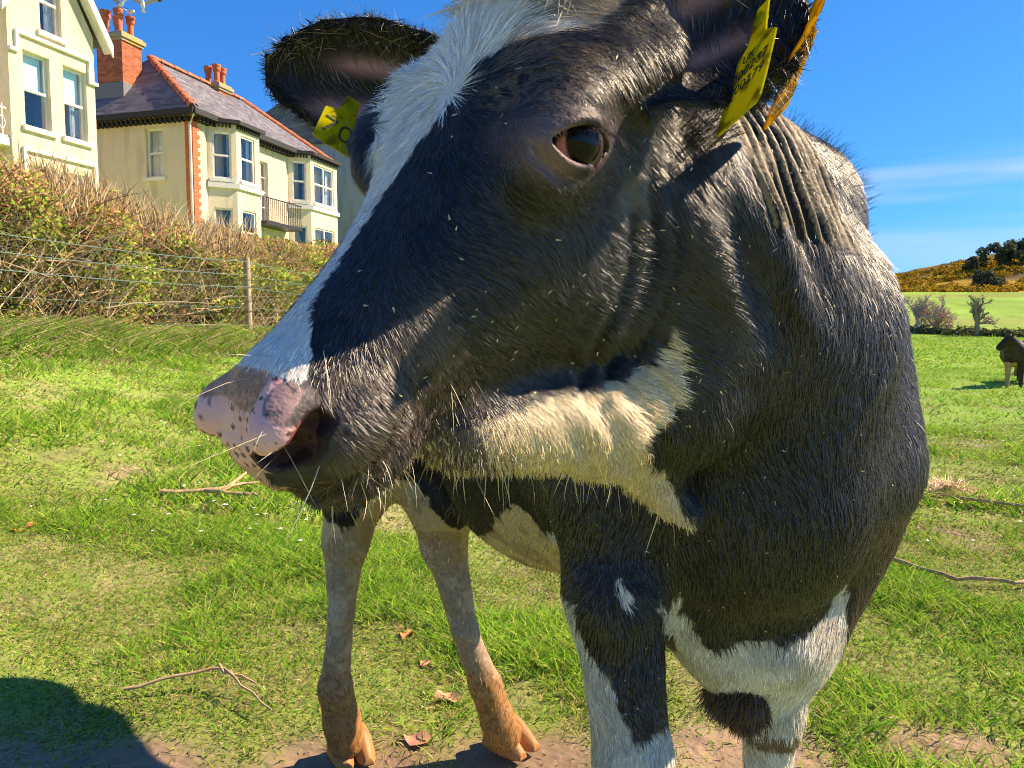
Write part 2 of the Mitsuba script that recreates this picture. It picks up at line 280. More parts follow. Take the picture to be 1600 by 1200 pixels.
reg(H1 + '__wall', mikit.ply(back1.wall(cut(sbox(-14, 2.8, LE + .002, 9.6), opening(*bw)), .35), 'm_cream'))
reg(H1 + '__wall', mikit.ply(FRONT.box(LE, LE + .35, -.898, -.352, 2.8, 9.6), 'm_cream'))
window(H1, FRONT, *win1[0], blind=.5, label='sash window with a pale blue blind half down'); window(H1, FRONT, *win1[1], blind=.48, curtain=((.0, .3), (.6, 1)))
for w in low1: window(H1, FRONT, *w, style='grid', curtain=((.1, .9),))
window(H1, FRONT, -6.22, -5.50, 9.15, 10.9, curtain=((0, .4), (.6, 1)), label='arched attic window with blue curtains')
window(H1, back1, *bw[0], curtain=((0, .4), (.55, 1))); window(H1, back1, *bw[1], style='grid')
mould(H1, FRONT, [(LE, 8.35), (-7.03, 8.35), (-7.03, 8.86), (-4.60, 8.86), (-4.60, 8.22), (RE + .06, 8.22)])
mould(H1, FRONT, [(-6.95, 4.6), (-6.95, 5.78), (-4.50, 5.78), (-4.50, 4.9), (RE + .06, 4.9)])
mould(H1, back1, [(-14, 8.6), (-9.45, 8.6), (-9.45, 9.0), (-7.75, 9.0), (-7.75, 8.45), (LE, 8.45)])
m = MB()
for s, (t0, z0, t1, z1) in enumerate(((RE + .42, 9.26, (LE + RE) / 2, 12.0), (LE - .42, 9.26, (LE + RE) / 2, 12.0))):
    for b0, b1, h0, h1 in ((.0, .34, -.02, .20), (.30, .36, -.14, .22)):
        a = np.array([t0, t1, t1, t0] * 2); b = np.array([b0, b0, b1, b1] * 2); z = np.array([z0 + h0, z1 + h0, z1 + h0, z0 + h0, z0 + h1, z1 + h1, z1 + h1, z0 + h1]); m.add(FRONT.at(a, b - .002 * s, z), BOXF)
reg(H1 + '__bargeboard', m.ply('m_white'))
m = MB()
for t0, t1 in ((RE + .45, (LE + RE) / 2), (LE - .45, (LE + RE) / 2)):
    a = np.array([t0, t1, t1, t0] * 2); b = np.array([.26, .26, -8, -8] * 2); z = np.array([9.47, 12.24, 12.24, 9.47, 9.55, 12.34, 12.34, 9.55]); m.add(FRONT.at(a, b, z), BOXF)
reg(H1 + '__roof', m.ply('m_slate'))
m = MB()
for k in range(14): m.add(*back1.box(-9.6 + k * .165, -9.575 + k * .165, .78, .80, 6.0, 6.75 + .12 * (k % 3 == 1)))
m.add(*back1.box(-9.65, LE - .01, .77, .81, 6.74, 6.78)); m.add(*back1.box(-9.65, LE - .01, .77, .81, 6.02, 6.05))
for k in range(9):
    an = np.linspace(0, 2 * np.pi, 14); c = np.stack([-9.45 + k * .25 + .09 * np.cos(an), 6.38 + .17 * np.sin(an)], -1); m.add(*tube(back1.at(c[:, 0], np.full(14, .79), c[:, 1]), .014, 5))
reg(H1 + '__balcony_railing', m.ply('m_white'))
reg(H1 + '__balcony', mikit.ply(back1.box(-14, LE - .002, -.02, .84, 5.78, 6.0), 'm_white'))
# --- the house beyond: hipped slate roof, red ridge, two bays
H2 = 'hipped_house'
say(H2, 'cream house with grey slate hipped roof, red ridge tiles, tall chimneys and bay windows', 'house')
END, DEP, EZ = 9.3, -7.2, 8.62
sw = (1.28, 2.02, 6.36, 8.12)
SIDE2 = Frame(HA, -HOU, -HE)
dw = (5.0, 5.75, 5.2, 7.35)
bays = ((.75, 2.95, 1.48, .74), (6.1, 9.1, 6.75, .74))
reg(H2 + '__wall', mikit.ply(FRONT.wall(cut(sbox(0, 2.8, END, EZ), opening(*[(3.98, 4.62, 5.25, 7.7)])), .35), 'm_cream2'))
reg(H2 + '__wall', mikit.ply(SIDE2.wall(cut(sbox(.352, 2.8, 7.2, EZ), opening(sw)), .35, b=-.002), 'm_cream2'))
window(H2, SIDE2, *sw, curtain=((0, 1),), label='narrow side window with net curtain')
window(H2, FRONT, 3.98, 4.62, 5.25, 7.7, style='door', sill=False, label='glazed balcony door')
for i, (a0, a1, am, dep) in enumerate(bays):
    left = FRONT.sub(a0, 0, math.atan2(dep, am - a0)); ll = math.hypot(dep, am - a0); fr = Frame(FRONT.at(am, dep, 0.), HE, HOU); L = a1 - am
    wl = [(.20, ll - .18, 6.42, 8.12), (.20, ll - .18, 3.7, 5.35)]; wf = [(.30, L - .32, 6.42, 8.12), (.30, L - .32, 3.7, 5.35)]
    by = reg(H2 + '__bay', mikit.ply(left.wall(cut(sbox(.02, 2.8, ll, 8.42), opening(*wl)), .2), 'm_cream2'))
    reg(by + '__front', mikit.ply(fr.wall(cut(sbox(.0, 2.8, L, 8.42), opening(*wf)), .2, b=-.002), 'm_cream2'))
    rt = Frame(FRONT.at(a1 + .5, 0, 0.), unit(FRONT.at(a1, dep, 0.) - FRONT.at(a1 + .5, 0, 0.)), HE)
    reg(by + '__side', mikit.ply(rt.box(.02, .86, -.2, -.004, 2.8, 8.42), 'm_cream2'))
    for q, (f_, ws) in enumerate(((left, wl), (fr, wf))):
        for j, w in enumerate(ws): window(H2, f_, *w, style='cross' if (i and q) else 'sash', curtain=((0, .22), (.8, 1)) if j == 0 else None, recess=.05)
    m = MB(); m.add(*left.box(-.0, ll + .08, -.02, .10, 6.08, 6.26)); m.add(*fr.box(.04, L + .06, -.02, .10, 6.083, 6.257)); reg(by + '__sill_course', m.ply('m_white'))
    m = MB()
    for f_, n_ in ((left, ll), (fr, L)):
        m.add(*f_.box(-.1, n_ + .12, -.3, .22, 8.42, 8.56)); 
        for k in range(int(n_ / .13)): m.add(*f_.box(.02 + k * .13, .07 + k * .13, .02, .12, 8.28, 8.42))
    reg(by + '__cornice', m.ply('m_blackwood'))
OV = .38
e0, e1, o0, o1 = -OV, END + OV, OV, DEP - OV
apx0, apx1, om, RZ = 2.15, 8.0, -3.5, 11.45
P8 = lambda a, b, z: FRONT.at(a, b, z)
c = [P8(e0, o0, EZ), P8(e1, o0, EZ), P8(e1, o1, EZ), P8(e0, o1, EZ), P8(apx0, om, RZ), P8(apx1, om, RZ)]
low = [x - [0, 0, .12] for x in c[:4]]
reg(H2 + '__roof', mikit.ply((np.array(c + low), np.array([[0, 1, 5], [0, 5, 4], [3, 0, 4], [2, 3, 4], [2, 4, 5], [1, 2, 5], [6, 8, 7], [6, 9, 8], [0, 6, 7], [0, 7, 1], [3, 9, 6], [3, 6, 0], [1, 7, 8], [1, 8, 2], [2, 8, 9], [2, 9, 3]])), 'm_slate'))
def tiles(p0, p1, n):
    p0, p1 = np.asarray(p0), np.asarray(p1); d = (p1 - p0) / n; u = unit(d); s = unit(np.cross(u, [0, 0, 1])); t = np.cross(s, u)
    for k in range(n):
        a = np.linspace(-.15, math.pi + .15, 7); r = .135 * (1 + .08 * (k % 2)) 
        ring = np.outer(np.cos(a), s) * r * 1.25 + np.outer(np.sin(a), t) * r
        v = np.vstack([p0 + d * (k + .02) + ring, p0 + d * (k + .98) + ring * .93]); i = np.arange(6)
        reg(H2 + '__roof__ridge_tile', mikit.ply((v, np.stack([i, i + 1, i + 8, i + 7], 1)), 'm_terracotta', True))
tiles(c[4], c[5], 15); tiles(c[0], c[4], 14); tiles(c[5], c[1], 14)
m = MB()
m.add(*FRONT.box(e0 + .02, e1, OV - .10, OV + .05, EZ - .20, EZ - .005)); m.add(*SIDE2.box(-OV + .02, -o1, OV - .10, OV + .05, EZ - .203, EZ - .008))
reg(H2 + '__gutter', m.ply('m_blackwood'))
m = MB()
for k in range(34): m.add(*SIDE2.box(.05 + k * .21, .13 + k * .21, .0, .28, EZ - .38, EZ - .205))
for k in range(44): m.add(*FRONT.box(.05 + k * .21, .13 + k * .21, .002, .28, EZ - .36, EZ - .202))
reg(H2 + '__brackets', m.ply('m_blackwood'))
m = MB()
for k in range(38): m.add(*FRONT.box(-.04, .34 if k % 2 else .22, -.30, .035, 2.8 + k * .148, 2.8 + k * .148 + .14))
reg(H2 + '__quoins', m.ply('m_terracotta'))
reg(H2 + '__downpipe', mikit.ply(tube([FRONT.at(-.16, .02, 2.8), FRONT.at(-.16, .02, 8.1), FRONT.at(-.22, .28, 8.5)], .05, 8), 'm_white', 40))
m = MB(); m.add(*FRONT.box(3.25, 5.9, .0, .80, 5.02, 5.16))
for k in range(19): m.add(*FRONT.box(3.3 + k * .14, 3.318 + k * .14, .765, .785, 5.16, 6.05))
m.add(*FRONT.box(3.28, 5.88, .755, .795, 6.05, 6.09))
reg(H2 + '__balcony', m.ply('m_iron'))
CH1 = chimney(H2, FRONT, .95, -3.9, 1.0, 1.15, 9.6, 11.55, ((-.28, -.32, 1.0), (-.25, .25, 1.0), (.28, .30, .9), (.28, -.28, .95)), .90)
CH2 = chimney(H2, FRONT, 6.1, -3.5, .8, .9, 10.6, 11.25, ((-.2, -.22, .95), (-.2, .22, 1.0), (.2, .22, .95)), .80)
# --- a grey house past it
H3 = 'grey_house'
say(H3, 'slate grey rendered house beyond the cream houses, behind the cow\'s far ear', 'house')
reg(H3 + '__wall', mikit.ply(FRONT.box(13.2, 22, -9, .5, 2.8, 10.6), 'm_grey_render'))
a = np.array([13.0, 22.2, 22.2, 13.0, 13.0, 22.2]); b = np.array([.9, .9, -9.4, -9.4, -4.2, -4.2]); z = np.array([10.55, 10.55, 10.55, 10.55, 13.0, 13.0])
reg(H3 + '__roof', mikit.ply((FRONT.at(a, b, z), np.array([[0, 1, 5], [0, 5, 4], [2, 3, 4], [2, 4, 5], [0, 4, 3], [1, 2, 5], [0, 3, 2], [0, 2, 1]])), 'm_slate'))
reg(H3 + '__chimney', mikit.ply(FRONT.box(14.0, 14.9, -1.6, -.6, 11, 14.0), 'm_grey_render'))
# --- gulls about the near chimney
scene['m_gull'] = princ(VC, .7)
def gull(key, at, yaw, wings, label, pitch=0.0):
    """A herring gull: tapering body, head and bill, tail, and wings spread or folded."""
    t = np.linspace(0, 1, 12); prof = np.interp(t, [0, .06, .18, .3, .5, .75, 1], [.01, .045, .05, .048, .085, .06, .012]); xs = .30 - t * .56; zs = np.interp(t, [0, .2, .5, 1], [.10, .09, .0, .0])
    m = MB(); w, g, dk = (.80, .80, .79), (.33, .35, .38), (.03, .03, .035)
    v, f = tube(np.stack([xs, t * 0, zs], -1), np.maximum(prof, .006), 10); c = np.where((v[:, 2] > .03)[:, None] & (v[:, 0] < .12)[:, None], g, w); m.v.append(v); m.f.append(f + m.n); m.n += len(v); m.c.append(c)
    v, f = tube([[.29, 0, .10], [.36, 0, .085]], [.014, .004], 6); m.add(v, f, (.65, .45, .05))
    m.add([[-.22, -.04, .0], [-.22, .04, .0], [-.38, .07, .0], [-.38, -.07, .0], [-.22, -.04, .014], [-.22, .04, .014], [-.38, .07, .008], [-.38, -.07, .008]], BOXF[:, ::-1], w)
    for s in (1, -1):
        if wings is None: pts = np.array([[.10, s * .075, .03], [-.05, s * .085, .04], [-.40, s * .03, .05]]); wd = np.array([.05, .07, .02])
        else: pts = np.array([[.08, s * .05, .05], [.12, s * .30, .05 + .30 * wings[s < 0]], [.04, s * .52, .05 + .52 * wings[s < 0]], [-.10, s * .68, .05 + .66 * wings[s < 0]]]); wd = np.array([.20, .19, .14, .03])
        for k in range(len(pts) - 1):
            a, b = pts[k], pts[k + 1]; q = np.array([a, b, b - [wd[k + 1], 0, 0], a - [wd[k], 0, 0]]); cc = dk if (wings is not None and k == 2) or (wings is None and k == 1) else g
            m.add(np.vstack([q, q + [0, 0, .012]]), BOXF, cc)
    if wings is None:
        for s in (1, -1): m.add(*tube([[-.02, s * .03, -.06], [-.01, s * .03, -.20]], .008, 5), (.6, .4, .35))
    v, f = m.mesh(); c = np.vstack(m.c); cy, sy, cp, sp = math.cos(yaw), math.sin(yaw), math.cos(pitch), math.sin(pitch)
    v = v @ np.array([[cp, 0, sp], [0, 1, 0], [-sp, 0, cp]]); v = v @ np.array([[cy, sy, 0], [-sy, cy, 0], [0, 0, 1]])
    reg(key, mikit.ply((v + at, f), 'm_gull', color=c), label, 'gull', None)
zt = 11.55 + .32 + .90
g0 = FRONT.at(.70, -3.60, 0.); gull('gull', g0 + [0.05, 0, zt + .14], 2.6, (1.1, .95), 'gull landing on the chimney pot with wings raised', -.5)
g1 = FRONT.at(1.23, -3.60, 0.); gull('gull', g1 + [0, 0, zt - .095 + .19], -.6, None, 'gull perched with folded wings on the right chimney pot', -.5)
gull('gull', (-13.9, 29.9, 13.02), -1.2, (.55, .45), 'gull flying with spread wings just above the tall chimney', .4)
# ---------------------------------------------------------------- hedge, fence, trees, hill
scene['m_leaf'] = {'type': 'principledthin', 'base_color': VC, 'roughness': .5, 'diff_trans': .6, 'spec_trans': 0.0, 'eta': 1.4}
scene['m_twig'] = princ(VC, .8)
scene['m_post'] = princ(mikit.proc(lambda p, n, uv: mi.Color3f(.46, .36, .22) * (.55 + .8 * mikit.fbm(p.x * 60, p.y * 60, p.z * 5, 3))), .85)
scene['m_cord'] = princ((.13, .22, .20), .7)
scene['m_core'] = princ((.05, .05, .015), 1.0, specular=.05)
def along(t, s): return FA[0] + FD[0] * t + FN[0] * s, FA[1] + FD[1] * t + FN[1] * s
rh = np.random.default_rng(12)
def hedge_top(t): return np.interp(t, [-3, -.5, 1, 2.2, 3.5, 5, 8, 12], [2.15, 1.95, 1.80, 1.62, 1.46, 1.40, 1.6, 1.7]) + .32 * (meshkit.fbm(np.stack([t * 1.1, t * 0, t * 0 + 5], -1), 4, 90) - .5)
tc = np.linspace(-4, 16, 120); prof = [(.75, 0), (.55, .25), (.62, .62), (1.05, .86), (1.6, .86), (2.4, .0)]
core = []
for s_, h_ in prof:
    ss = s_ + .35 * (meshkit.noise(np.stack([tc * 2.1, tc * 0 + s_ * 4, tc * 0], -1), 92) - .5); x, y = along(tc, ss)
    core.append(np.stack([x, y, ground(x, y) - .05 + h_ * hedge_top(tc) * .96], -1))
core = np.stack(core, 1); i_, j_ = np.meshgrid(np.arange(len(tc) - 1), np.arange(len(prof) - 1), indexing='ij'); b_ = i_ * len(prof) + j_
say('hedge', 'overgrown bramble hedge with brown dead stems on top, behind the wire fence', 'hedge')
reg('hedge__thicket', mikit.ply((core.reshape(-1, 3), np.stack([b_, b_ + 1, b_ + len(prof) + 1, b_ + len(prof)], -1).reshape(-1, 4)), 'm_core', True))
n = 120000
t = rh.uniform(-3.6, 13, n); u = rh.random(n) ** .8; face_ = rh.random(n) < .72
hh = np.where(face_, u, .80 + .28 * rh.random(n)); lump = meshkit.fbm(np.stack([t * 2.0, hh * 3.2, t * 0], -1), 4, 93)
s_ = np.where(face_, np.interp(hh, [0, .25, .6, .9, 1.1], [.55, .42, .46, .80, 1.2]) - .55 * (lump - .42) + rh.normal(0, .10, n), rh.uniform(.7, 2.2, n))
keep = rh.random(n) < np.where(hh < .22, .5, 1.0) * (.45 + 1.1 * sst(.38, .58, lump))
t, hh, s_, lump, face_ = t[keep], hh[keep], s_[keep], lump[keep], face_[keep]; n = len(t)
x, y = along(t, s_); z = ground(x, y) + hh * hedge_top(t)
big = meshkit.fbm(np.stack([t * .9 + 3, hh * 1.6, t * 0], -1), 3, 94)
PAL = np.array([[.27, .36, .05], [.19, .29, .04], [.38, .42, .07], [.38, .19, .08], [.46, .29, .14], [.13, .20, .035]])
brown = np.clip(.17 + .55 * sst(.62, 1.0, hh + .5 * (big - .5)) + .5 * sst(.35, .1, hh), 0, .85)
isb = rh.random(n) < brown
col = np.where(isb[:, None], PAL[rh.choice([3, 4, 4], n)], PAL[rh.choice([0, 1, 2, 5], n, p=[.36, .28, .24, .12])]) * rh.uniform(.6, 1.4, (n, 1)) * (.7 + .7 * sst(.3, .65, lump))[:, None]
size = rh.uniform(.014, .046, n) * np.where(isb, .8, 1) * (.8 + .05 * t)
nrm = unit(rh.normal(0, 1, (n, 3)) + np.array([.7, -.5, .6])); a1 = unit(np.cross(nrm, rh.normal(0, 1, (n, 3)))); a2 = np.cross(nrm, a1)
c0 = np.stack([x, y, z], -1); k_ = size[:, None]
v = np.stack([c0 - a1 * k_, c0 - a2 * k_ * .5 + nrm * k_ * .12, c0 + a1 * k_ * 1.1, c0 + a2 * k_ * .5 + nrm * k_ * .12], 1).reshape(-1, 3)
f = (np.array([[0, 1, 2], [0, 2, 3]])[None] + (np.arange(n) * 4)[:, None, None]).reshape(-1, 3)
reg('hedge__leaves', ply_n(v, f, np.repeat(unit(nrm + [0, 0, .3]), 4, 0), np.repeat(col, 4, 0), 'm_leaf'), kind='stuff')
def stems(n, t0, t1, s0, s1, hb, L0, L1, w, cols, lean=.35, up=1.0, bow=.35):
    t = rh.uniform(t0, t1, n); s = rh.uniform(s0, s1, n); x, y = along(t, s); z = ground(x, y) + hb[0] * hedge_top(t) + rh.uniform(0, hb[1] - hb[0] + 1e-6, n) * hedge_top(t)
    L = rh.uniform(L0, L1, n); az = rh.uniform(0, 2 * np.pi, n); d = np.stack([np.cos(az) * lean, np.sin(az) * lean, np.full(n, up)], -1) + rh.normal(0, .15, (n, 3))
    bend = np.stack([np.cos(az), np.sin(az), -.35 * np.ones(n)], -1) * (L * bow * rh.random(n))[:, None]
    c = np.asarray(cols)[rh.integers(0, len(cols), n)] * rh.uniform(.6, 1.3, (n, 1))
    return ribbons(np.stack([x, y, z], -1), d, L, w * rh.uniform(.6, 1.5, n), np.tile([.6, -.8, .1], (n, 1)) + rh.normal(0, .3, (n, 3)), bend, c, None, 3, .9)
TAN, RUST, GREYB = [(.46, .33, .17), (.38, .26, .13), (.54, .42, .24)], [(.30, .15, .07), (.36, .20, .10), (.22, .11, .06)], [(.24, .19, .14), (.34, .28, .20)]
reg('hedge__dead_stems', ply_n(*cat4([stems(3600, -3.5, 13, .55, 1.7, (.72, .95), .14, .40, .010, TAN + RUST, .35), stems(1500, 1.2, 4.8, .6, 1.4, (.75, 1.0), .25, .55, .013, TAN, .22),
    stems(2600, -3.5, 12, .1, .8, (.0, .40), .4, 1.0, .009, TAN + GREYB, .7), stems(170, -3.5, 12, -.2, .6, (.0, .5), .6, 1.3, .012, TAN + GREYB, 1.4, .35, .8), stems(2600, -3.5, 12, .15, .8, (.2, .85), .2, .7, .008, RUST + GREYB, .9, .5, .6)]), 'm_twig'), kind='stuff')
# rank grass and bramble shoots along the foot of the hedge
n = 34000; t = rh.uniform(-3.6, 12, n); s = rh.normal(-.35, .65, n); x, y = along(t, s); cl = meshkit.fbm(np.stack([x * 2.2, y * 2.2, x * 0], -1), 3, 96)
L = rh.uniform(.12, .42, n) * (.4 + 1.1 * sst(.35, .65, cl)) * sst(-1.7, -.1, s + .2); az = rh.uniform(0, 2 * np.pi, n); d = np.stack([np.cos(az) * .6, np.sin(az) * .6, np.ones(n)], -1)
dry = rh.random(n) < np.clip(.45 + .9 * (.55 - cl) + .25 * sst(-.4, .4, s), 0, .9); c = np.where(dry[:, None], np.array([.56, .46, .24]), np.array([.26, .44, .05])) * rh.uniform(.45, 1.4, (n, 1)) * (.6 + .8 * cl)[:, None]
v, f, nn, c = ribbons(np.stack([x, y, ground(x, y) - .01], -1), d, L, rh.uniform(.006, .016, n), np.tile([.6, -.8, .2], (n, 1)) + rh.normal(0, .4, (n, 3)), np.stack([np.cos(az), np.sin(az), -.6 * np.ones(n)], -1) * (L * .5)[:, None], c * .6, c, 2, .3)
reg('rank_grass', ply_n(v, f, unit(nn * np.sign(nn[:, 2:] + 1e-9) + np.array([0, 0, .5])), c, 'm_blade'), 'long rank grass and dead stalks along the foot of the hedge', 'grass', kind='stuff')
# fence: round posts, green cords strung between them
say('wire_fence', 'old stake fence with sagging green cords along the hedge', 'fence')
pt = (-1.9, 3.66, 9.4); tops = []
for k, t in enumerate(pt):
    x, y = along(t, .0); z = float(ground(x, y)); h = 1.14; tilt = (.02, -.012, .03)[k]
    prof = tube([[x, y, z - .3], [x + tilt * .4, y, z + .4], [x + tilt, y, z + h - .03], [x + tilt, y, z + h]], [.050, .048, .046, .036], 12)
    reg('wire_fence__post', mikit.ply(prof, 'm_post', 40)); tops.append((x, y, z))
for hgt in (1.08, .90, .74, .46, .22):
    for (a, b) in ((0, 1), (1, 2)):
        k = np.linspace(0, 1, 24); p = np.array(tops[a])[None] * (1 - k)[:, None] + np.array(tops[b])[None] * k[:, None]
        p[:, 2] += hgt - (.16 if hgt > .5 else .06) * 4 * k * (1 - k) * (1.0 if hgt > 1 else .8) * .5; p[:, 1] -= .055
        reg('wire_fence__cord', mikit.ply(tube(p, .005 if hgt > .7 else .003, 5), 'm_cord', True))
# bare trees and the field hedge on the right
def bare_tree(key, base, h, spread, nlimb, label, colr, seed, width=1.0, cat='tree'):
    r = np.random.default_rng(seed); say(key, label, cat); trunk = MB(); tw = []
    def grow(p, d, L, rad, lev):
        n_ = 4; q = [p]; dd = unit(d)
        for _ in range(n_): dd = unit(dd + r.normal(0, .16, 3) + [0, 0, .06]); q.append(q[-1] + dd * L / n_)
        trunk.add(*tube(q, np.linspace(rad, rad * .55, n_ + 1), 5 if lev < 2 else 3))
        if lev < 4:
            for _ in range(nlimb if lev else nlimb + 3):
                k = r.uniform(.35, 1.0); b = q[int(k * n_)]; a = unit(dd + r.normal(0, .55 * spread, 3)); grow(b, a, L * r.uniform(.45, .72), rad * .5, lev + 1)
    x, y = base; grow(np.array([x, y, float(ground(x, y)) - .1]), np.array([.05, 0, 1.0]), h * .42, h * .028 * width, 0)
    reg(key + '__branches', trunk.ply(colr))
scene['m_bark'] = princ((.24, .19, .15), .9); scene['m_bark_pink'] = princ((.46, .34, .30), .9)
bare_tree('bare_tree', (35.6, 59.0), 5.2, 1.0, 4, 'small leafless tree standing alone on the field boundary at right', 'm_bark', 5, 1.5)
bare_tree('leafless_bush', (32.6, 62.0), 5.6, 1.5, 5, 'rounded pinkish brown leafless thicket beside the cow\'s flank', 'm_bark_pink', 6, 1.5, 'bush')
bare_tree('leafless_bush', (34.8, 63.0), 5.2, 1.5, 5, 'leafless brown bush right of the pinkish thicket, wide and lower', 'm_bark_pink', 8, 1.5, 'bush')
def leaf_cloud(pts, rad, n, size, pal, seed, flat=.8):
    r = np.random.default_rng(seed); i = r.integers(0, len(pts), n); d = unit(r.normal(0, 1, (n, 3))); q = np.asarray(pts)[i] + d * (np.asarray(rad)[i] * r.uniform(.45, 1.05, n))[:, None] * [1, 1, flat]
    nr = unit(d + r.normal(0, .6, (n, 3)) + [0, 0, .4]); a1 = unit(np.cross(nr, r.normal(0, 1, (n, 3)))); a2 = np.cross(nr, a1); k = (size * r.uniform(.5, 1.3, n))[:, None]
    v = np.stack([q - a1 * k, q - a2 * k * .6, q + a1 * k, q + a2 * k * .6], 1).reshape(-1, 3); f = (np.array([[0, 1, 2], [0, 2, 3]])[None] + (np.arange(n) * 4)[:, None, None]).reshape(-1, 3)
    c = np.asarray(pal)[r.integers(0, len(pal), n)] * r.uniform(.6, 1.3, (n, 1))
    return v, f, np.repeat(nr, 4, 0), np.repeat(c, 4, 0)
rb = np.random.default_rng(31)
pts = np.stack([np.linspace(30, 46, 46), np.linspace(65, 50, 46), np.zeros(46)], -1) + rb.normal(0, .3, (46, 3)) * [1, 1, 0]; pts[:, 2] = ground(pts[:, 0], pts[:, 1]) + .25
reg('field_hedge', ply_n(*leaf_cloud(pts, rb.uniform(.35, .75, 46), 9000, .12, [(.07, .10, .03), (.10, .12, .05), (.20, .17, .10), (.30, .27, .18)], 3), 'm_leaf'), 'low trimmed hedge crossing the pasture below the bare trees', 'hedge')
# gorse in flower and dark trees on the hill
gp = []
while len(gp) < 900:
    y = rb.uniform(165, 330); x = y * rb.uniform(.44, .80)
    if rb.random() < .25 + .75 * (meshkit.fbm(np.array([[x * .05, y * .03, 0]]), 3, 32)[0] > .47): gp.append((x, y))
gp = np.array(gp); gz_ = ground(gp[:, 0], gp[:, 1]); grad = rb.uniform(.9, 2.2, len(gp))
reg('gorse', ply_n(*leaf_cloud(np.c_[gp, gz_ + grad * .3], grad, 60000, .42, [(.50, .32, .020), (.56, .38, .030), (.40, .25, .025), (.12, .12, .02), (.22, .15, .04)], 9), 'm_leaf'), 'gorse in orange yellow flower spread over the far hill', 'gorse', kind='stuff')
for k, (px, y, h, w, lab) in enumerate(((.640, 262, 8.5, 5.2, 'dark dome shaped tree high on the gorse hill, leftmost of its row'), (.668, 262, 7.5, 5.0, 'dark tree on the gorse hill crest, touching the right edge of the picture'), (.612, 205, 5.2, 3.6, 'dark round bush low down on the gorse slope'), (.60, 268, 4.0, 4.0, 'low greyish scrub tree left of the dark trees on the hill'))):
    x = px * y; z = float(ground(x, y)); key = 'hill_tree' if k == 0 else f'hill_tree_{k:03d}'; say(key, lab, 'tree')
    q = rb.normal(0, .42, (16, 3)) * [w, w, h * .40] + [x, y, z + h * .55]
    reg(key + '__crown', ply_n(*leaf_cloud(q, rb.uniform(.25, .45, 16) * w, 4200, .5, [(.08, .11, .06), (.12, .15, .08), (.17, .19, .11)], 20 + k), 'm_leaf'))
    reg(key + '__trunk', mikit.ply(tube([[x, y, z - .5], [x + .2, y, z + h * .3], [x, y, z + h * .6]], [.35, .28, .15], 7), 'm_bark', 40))
# ---------------------------------------------------------------- implicit surfaces
def V(*a): return np.array(a, float)

def rcone(p, a, ra, b, rb):
    a, b = np.asarray(a), np.asarray(b); ba = b - a
    t = np.clip(((p - a) @ ba) / (ba @ ba), 0, 1)
    return np.linalg.norm(p - (a + t[:, None] * ba), axis=1) - (ra + (rb - ra) * t)

def ellip(p, c, r, ax=None):
    q = p - np.asarray(c)
    if ax is not None: q = q @ np.asarray(ax).T
    k0 = np.linalg.norm(q / r, axis=1); k1 = np.linalg.norm(q / np.square(r), axis=1)
    return k0 * (k0 - 1) / np.maximum(k1, 1e-9)

def smin(a, b, k):
    h = np.clip(0.5 + 0.5 * (b - a) / k, 0, 1)
    return b + (a - b) * h - k * h * (1 - h)

def smax(a, b, k): return -smin(-a, -b, k)

def sstep(a, b, x):
    t = np.clip((x - a) / (b - a), 0, 1)
    return t * t * (3 - 2 * t)

def axes(x, up):
    x = np.asarray(x, float) / np.linalg.norm(x); z = up - x * np.dot(x, up); z /= np.linalg.norm(z)
    return np.array([x, np.cross(z, x), z])

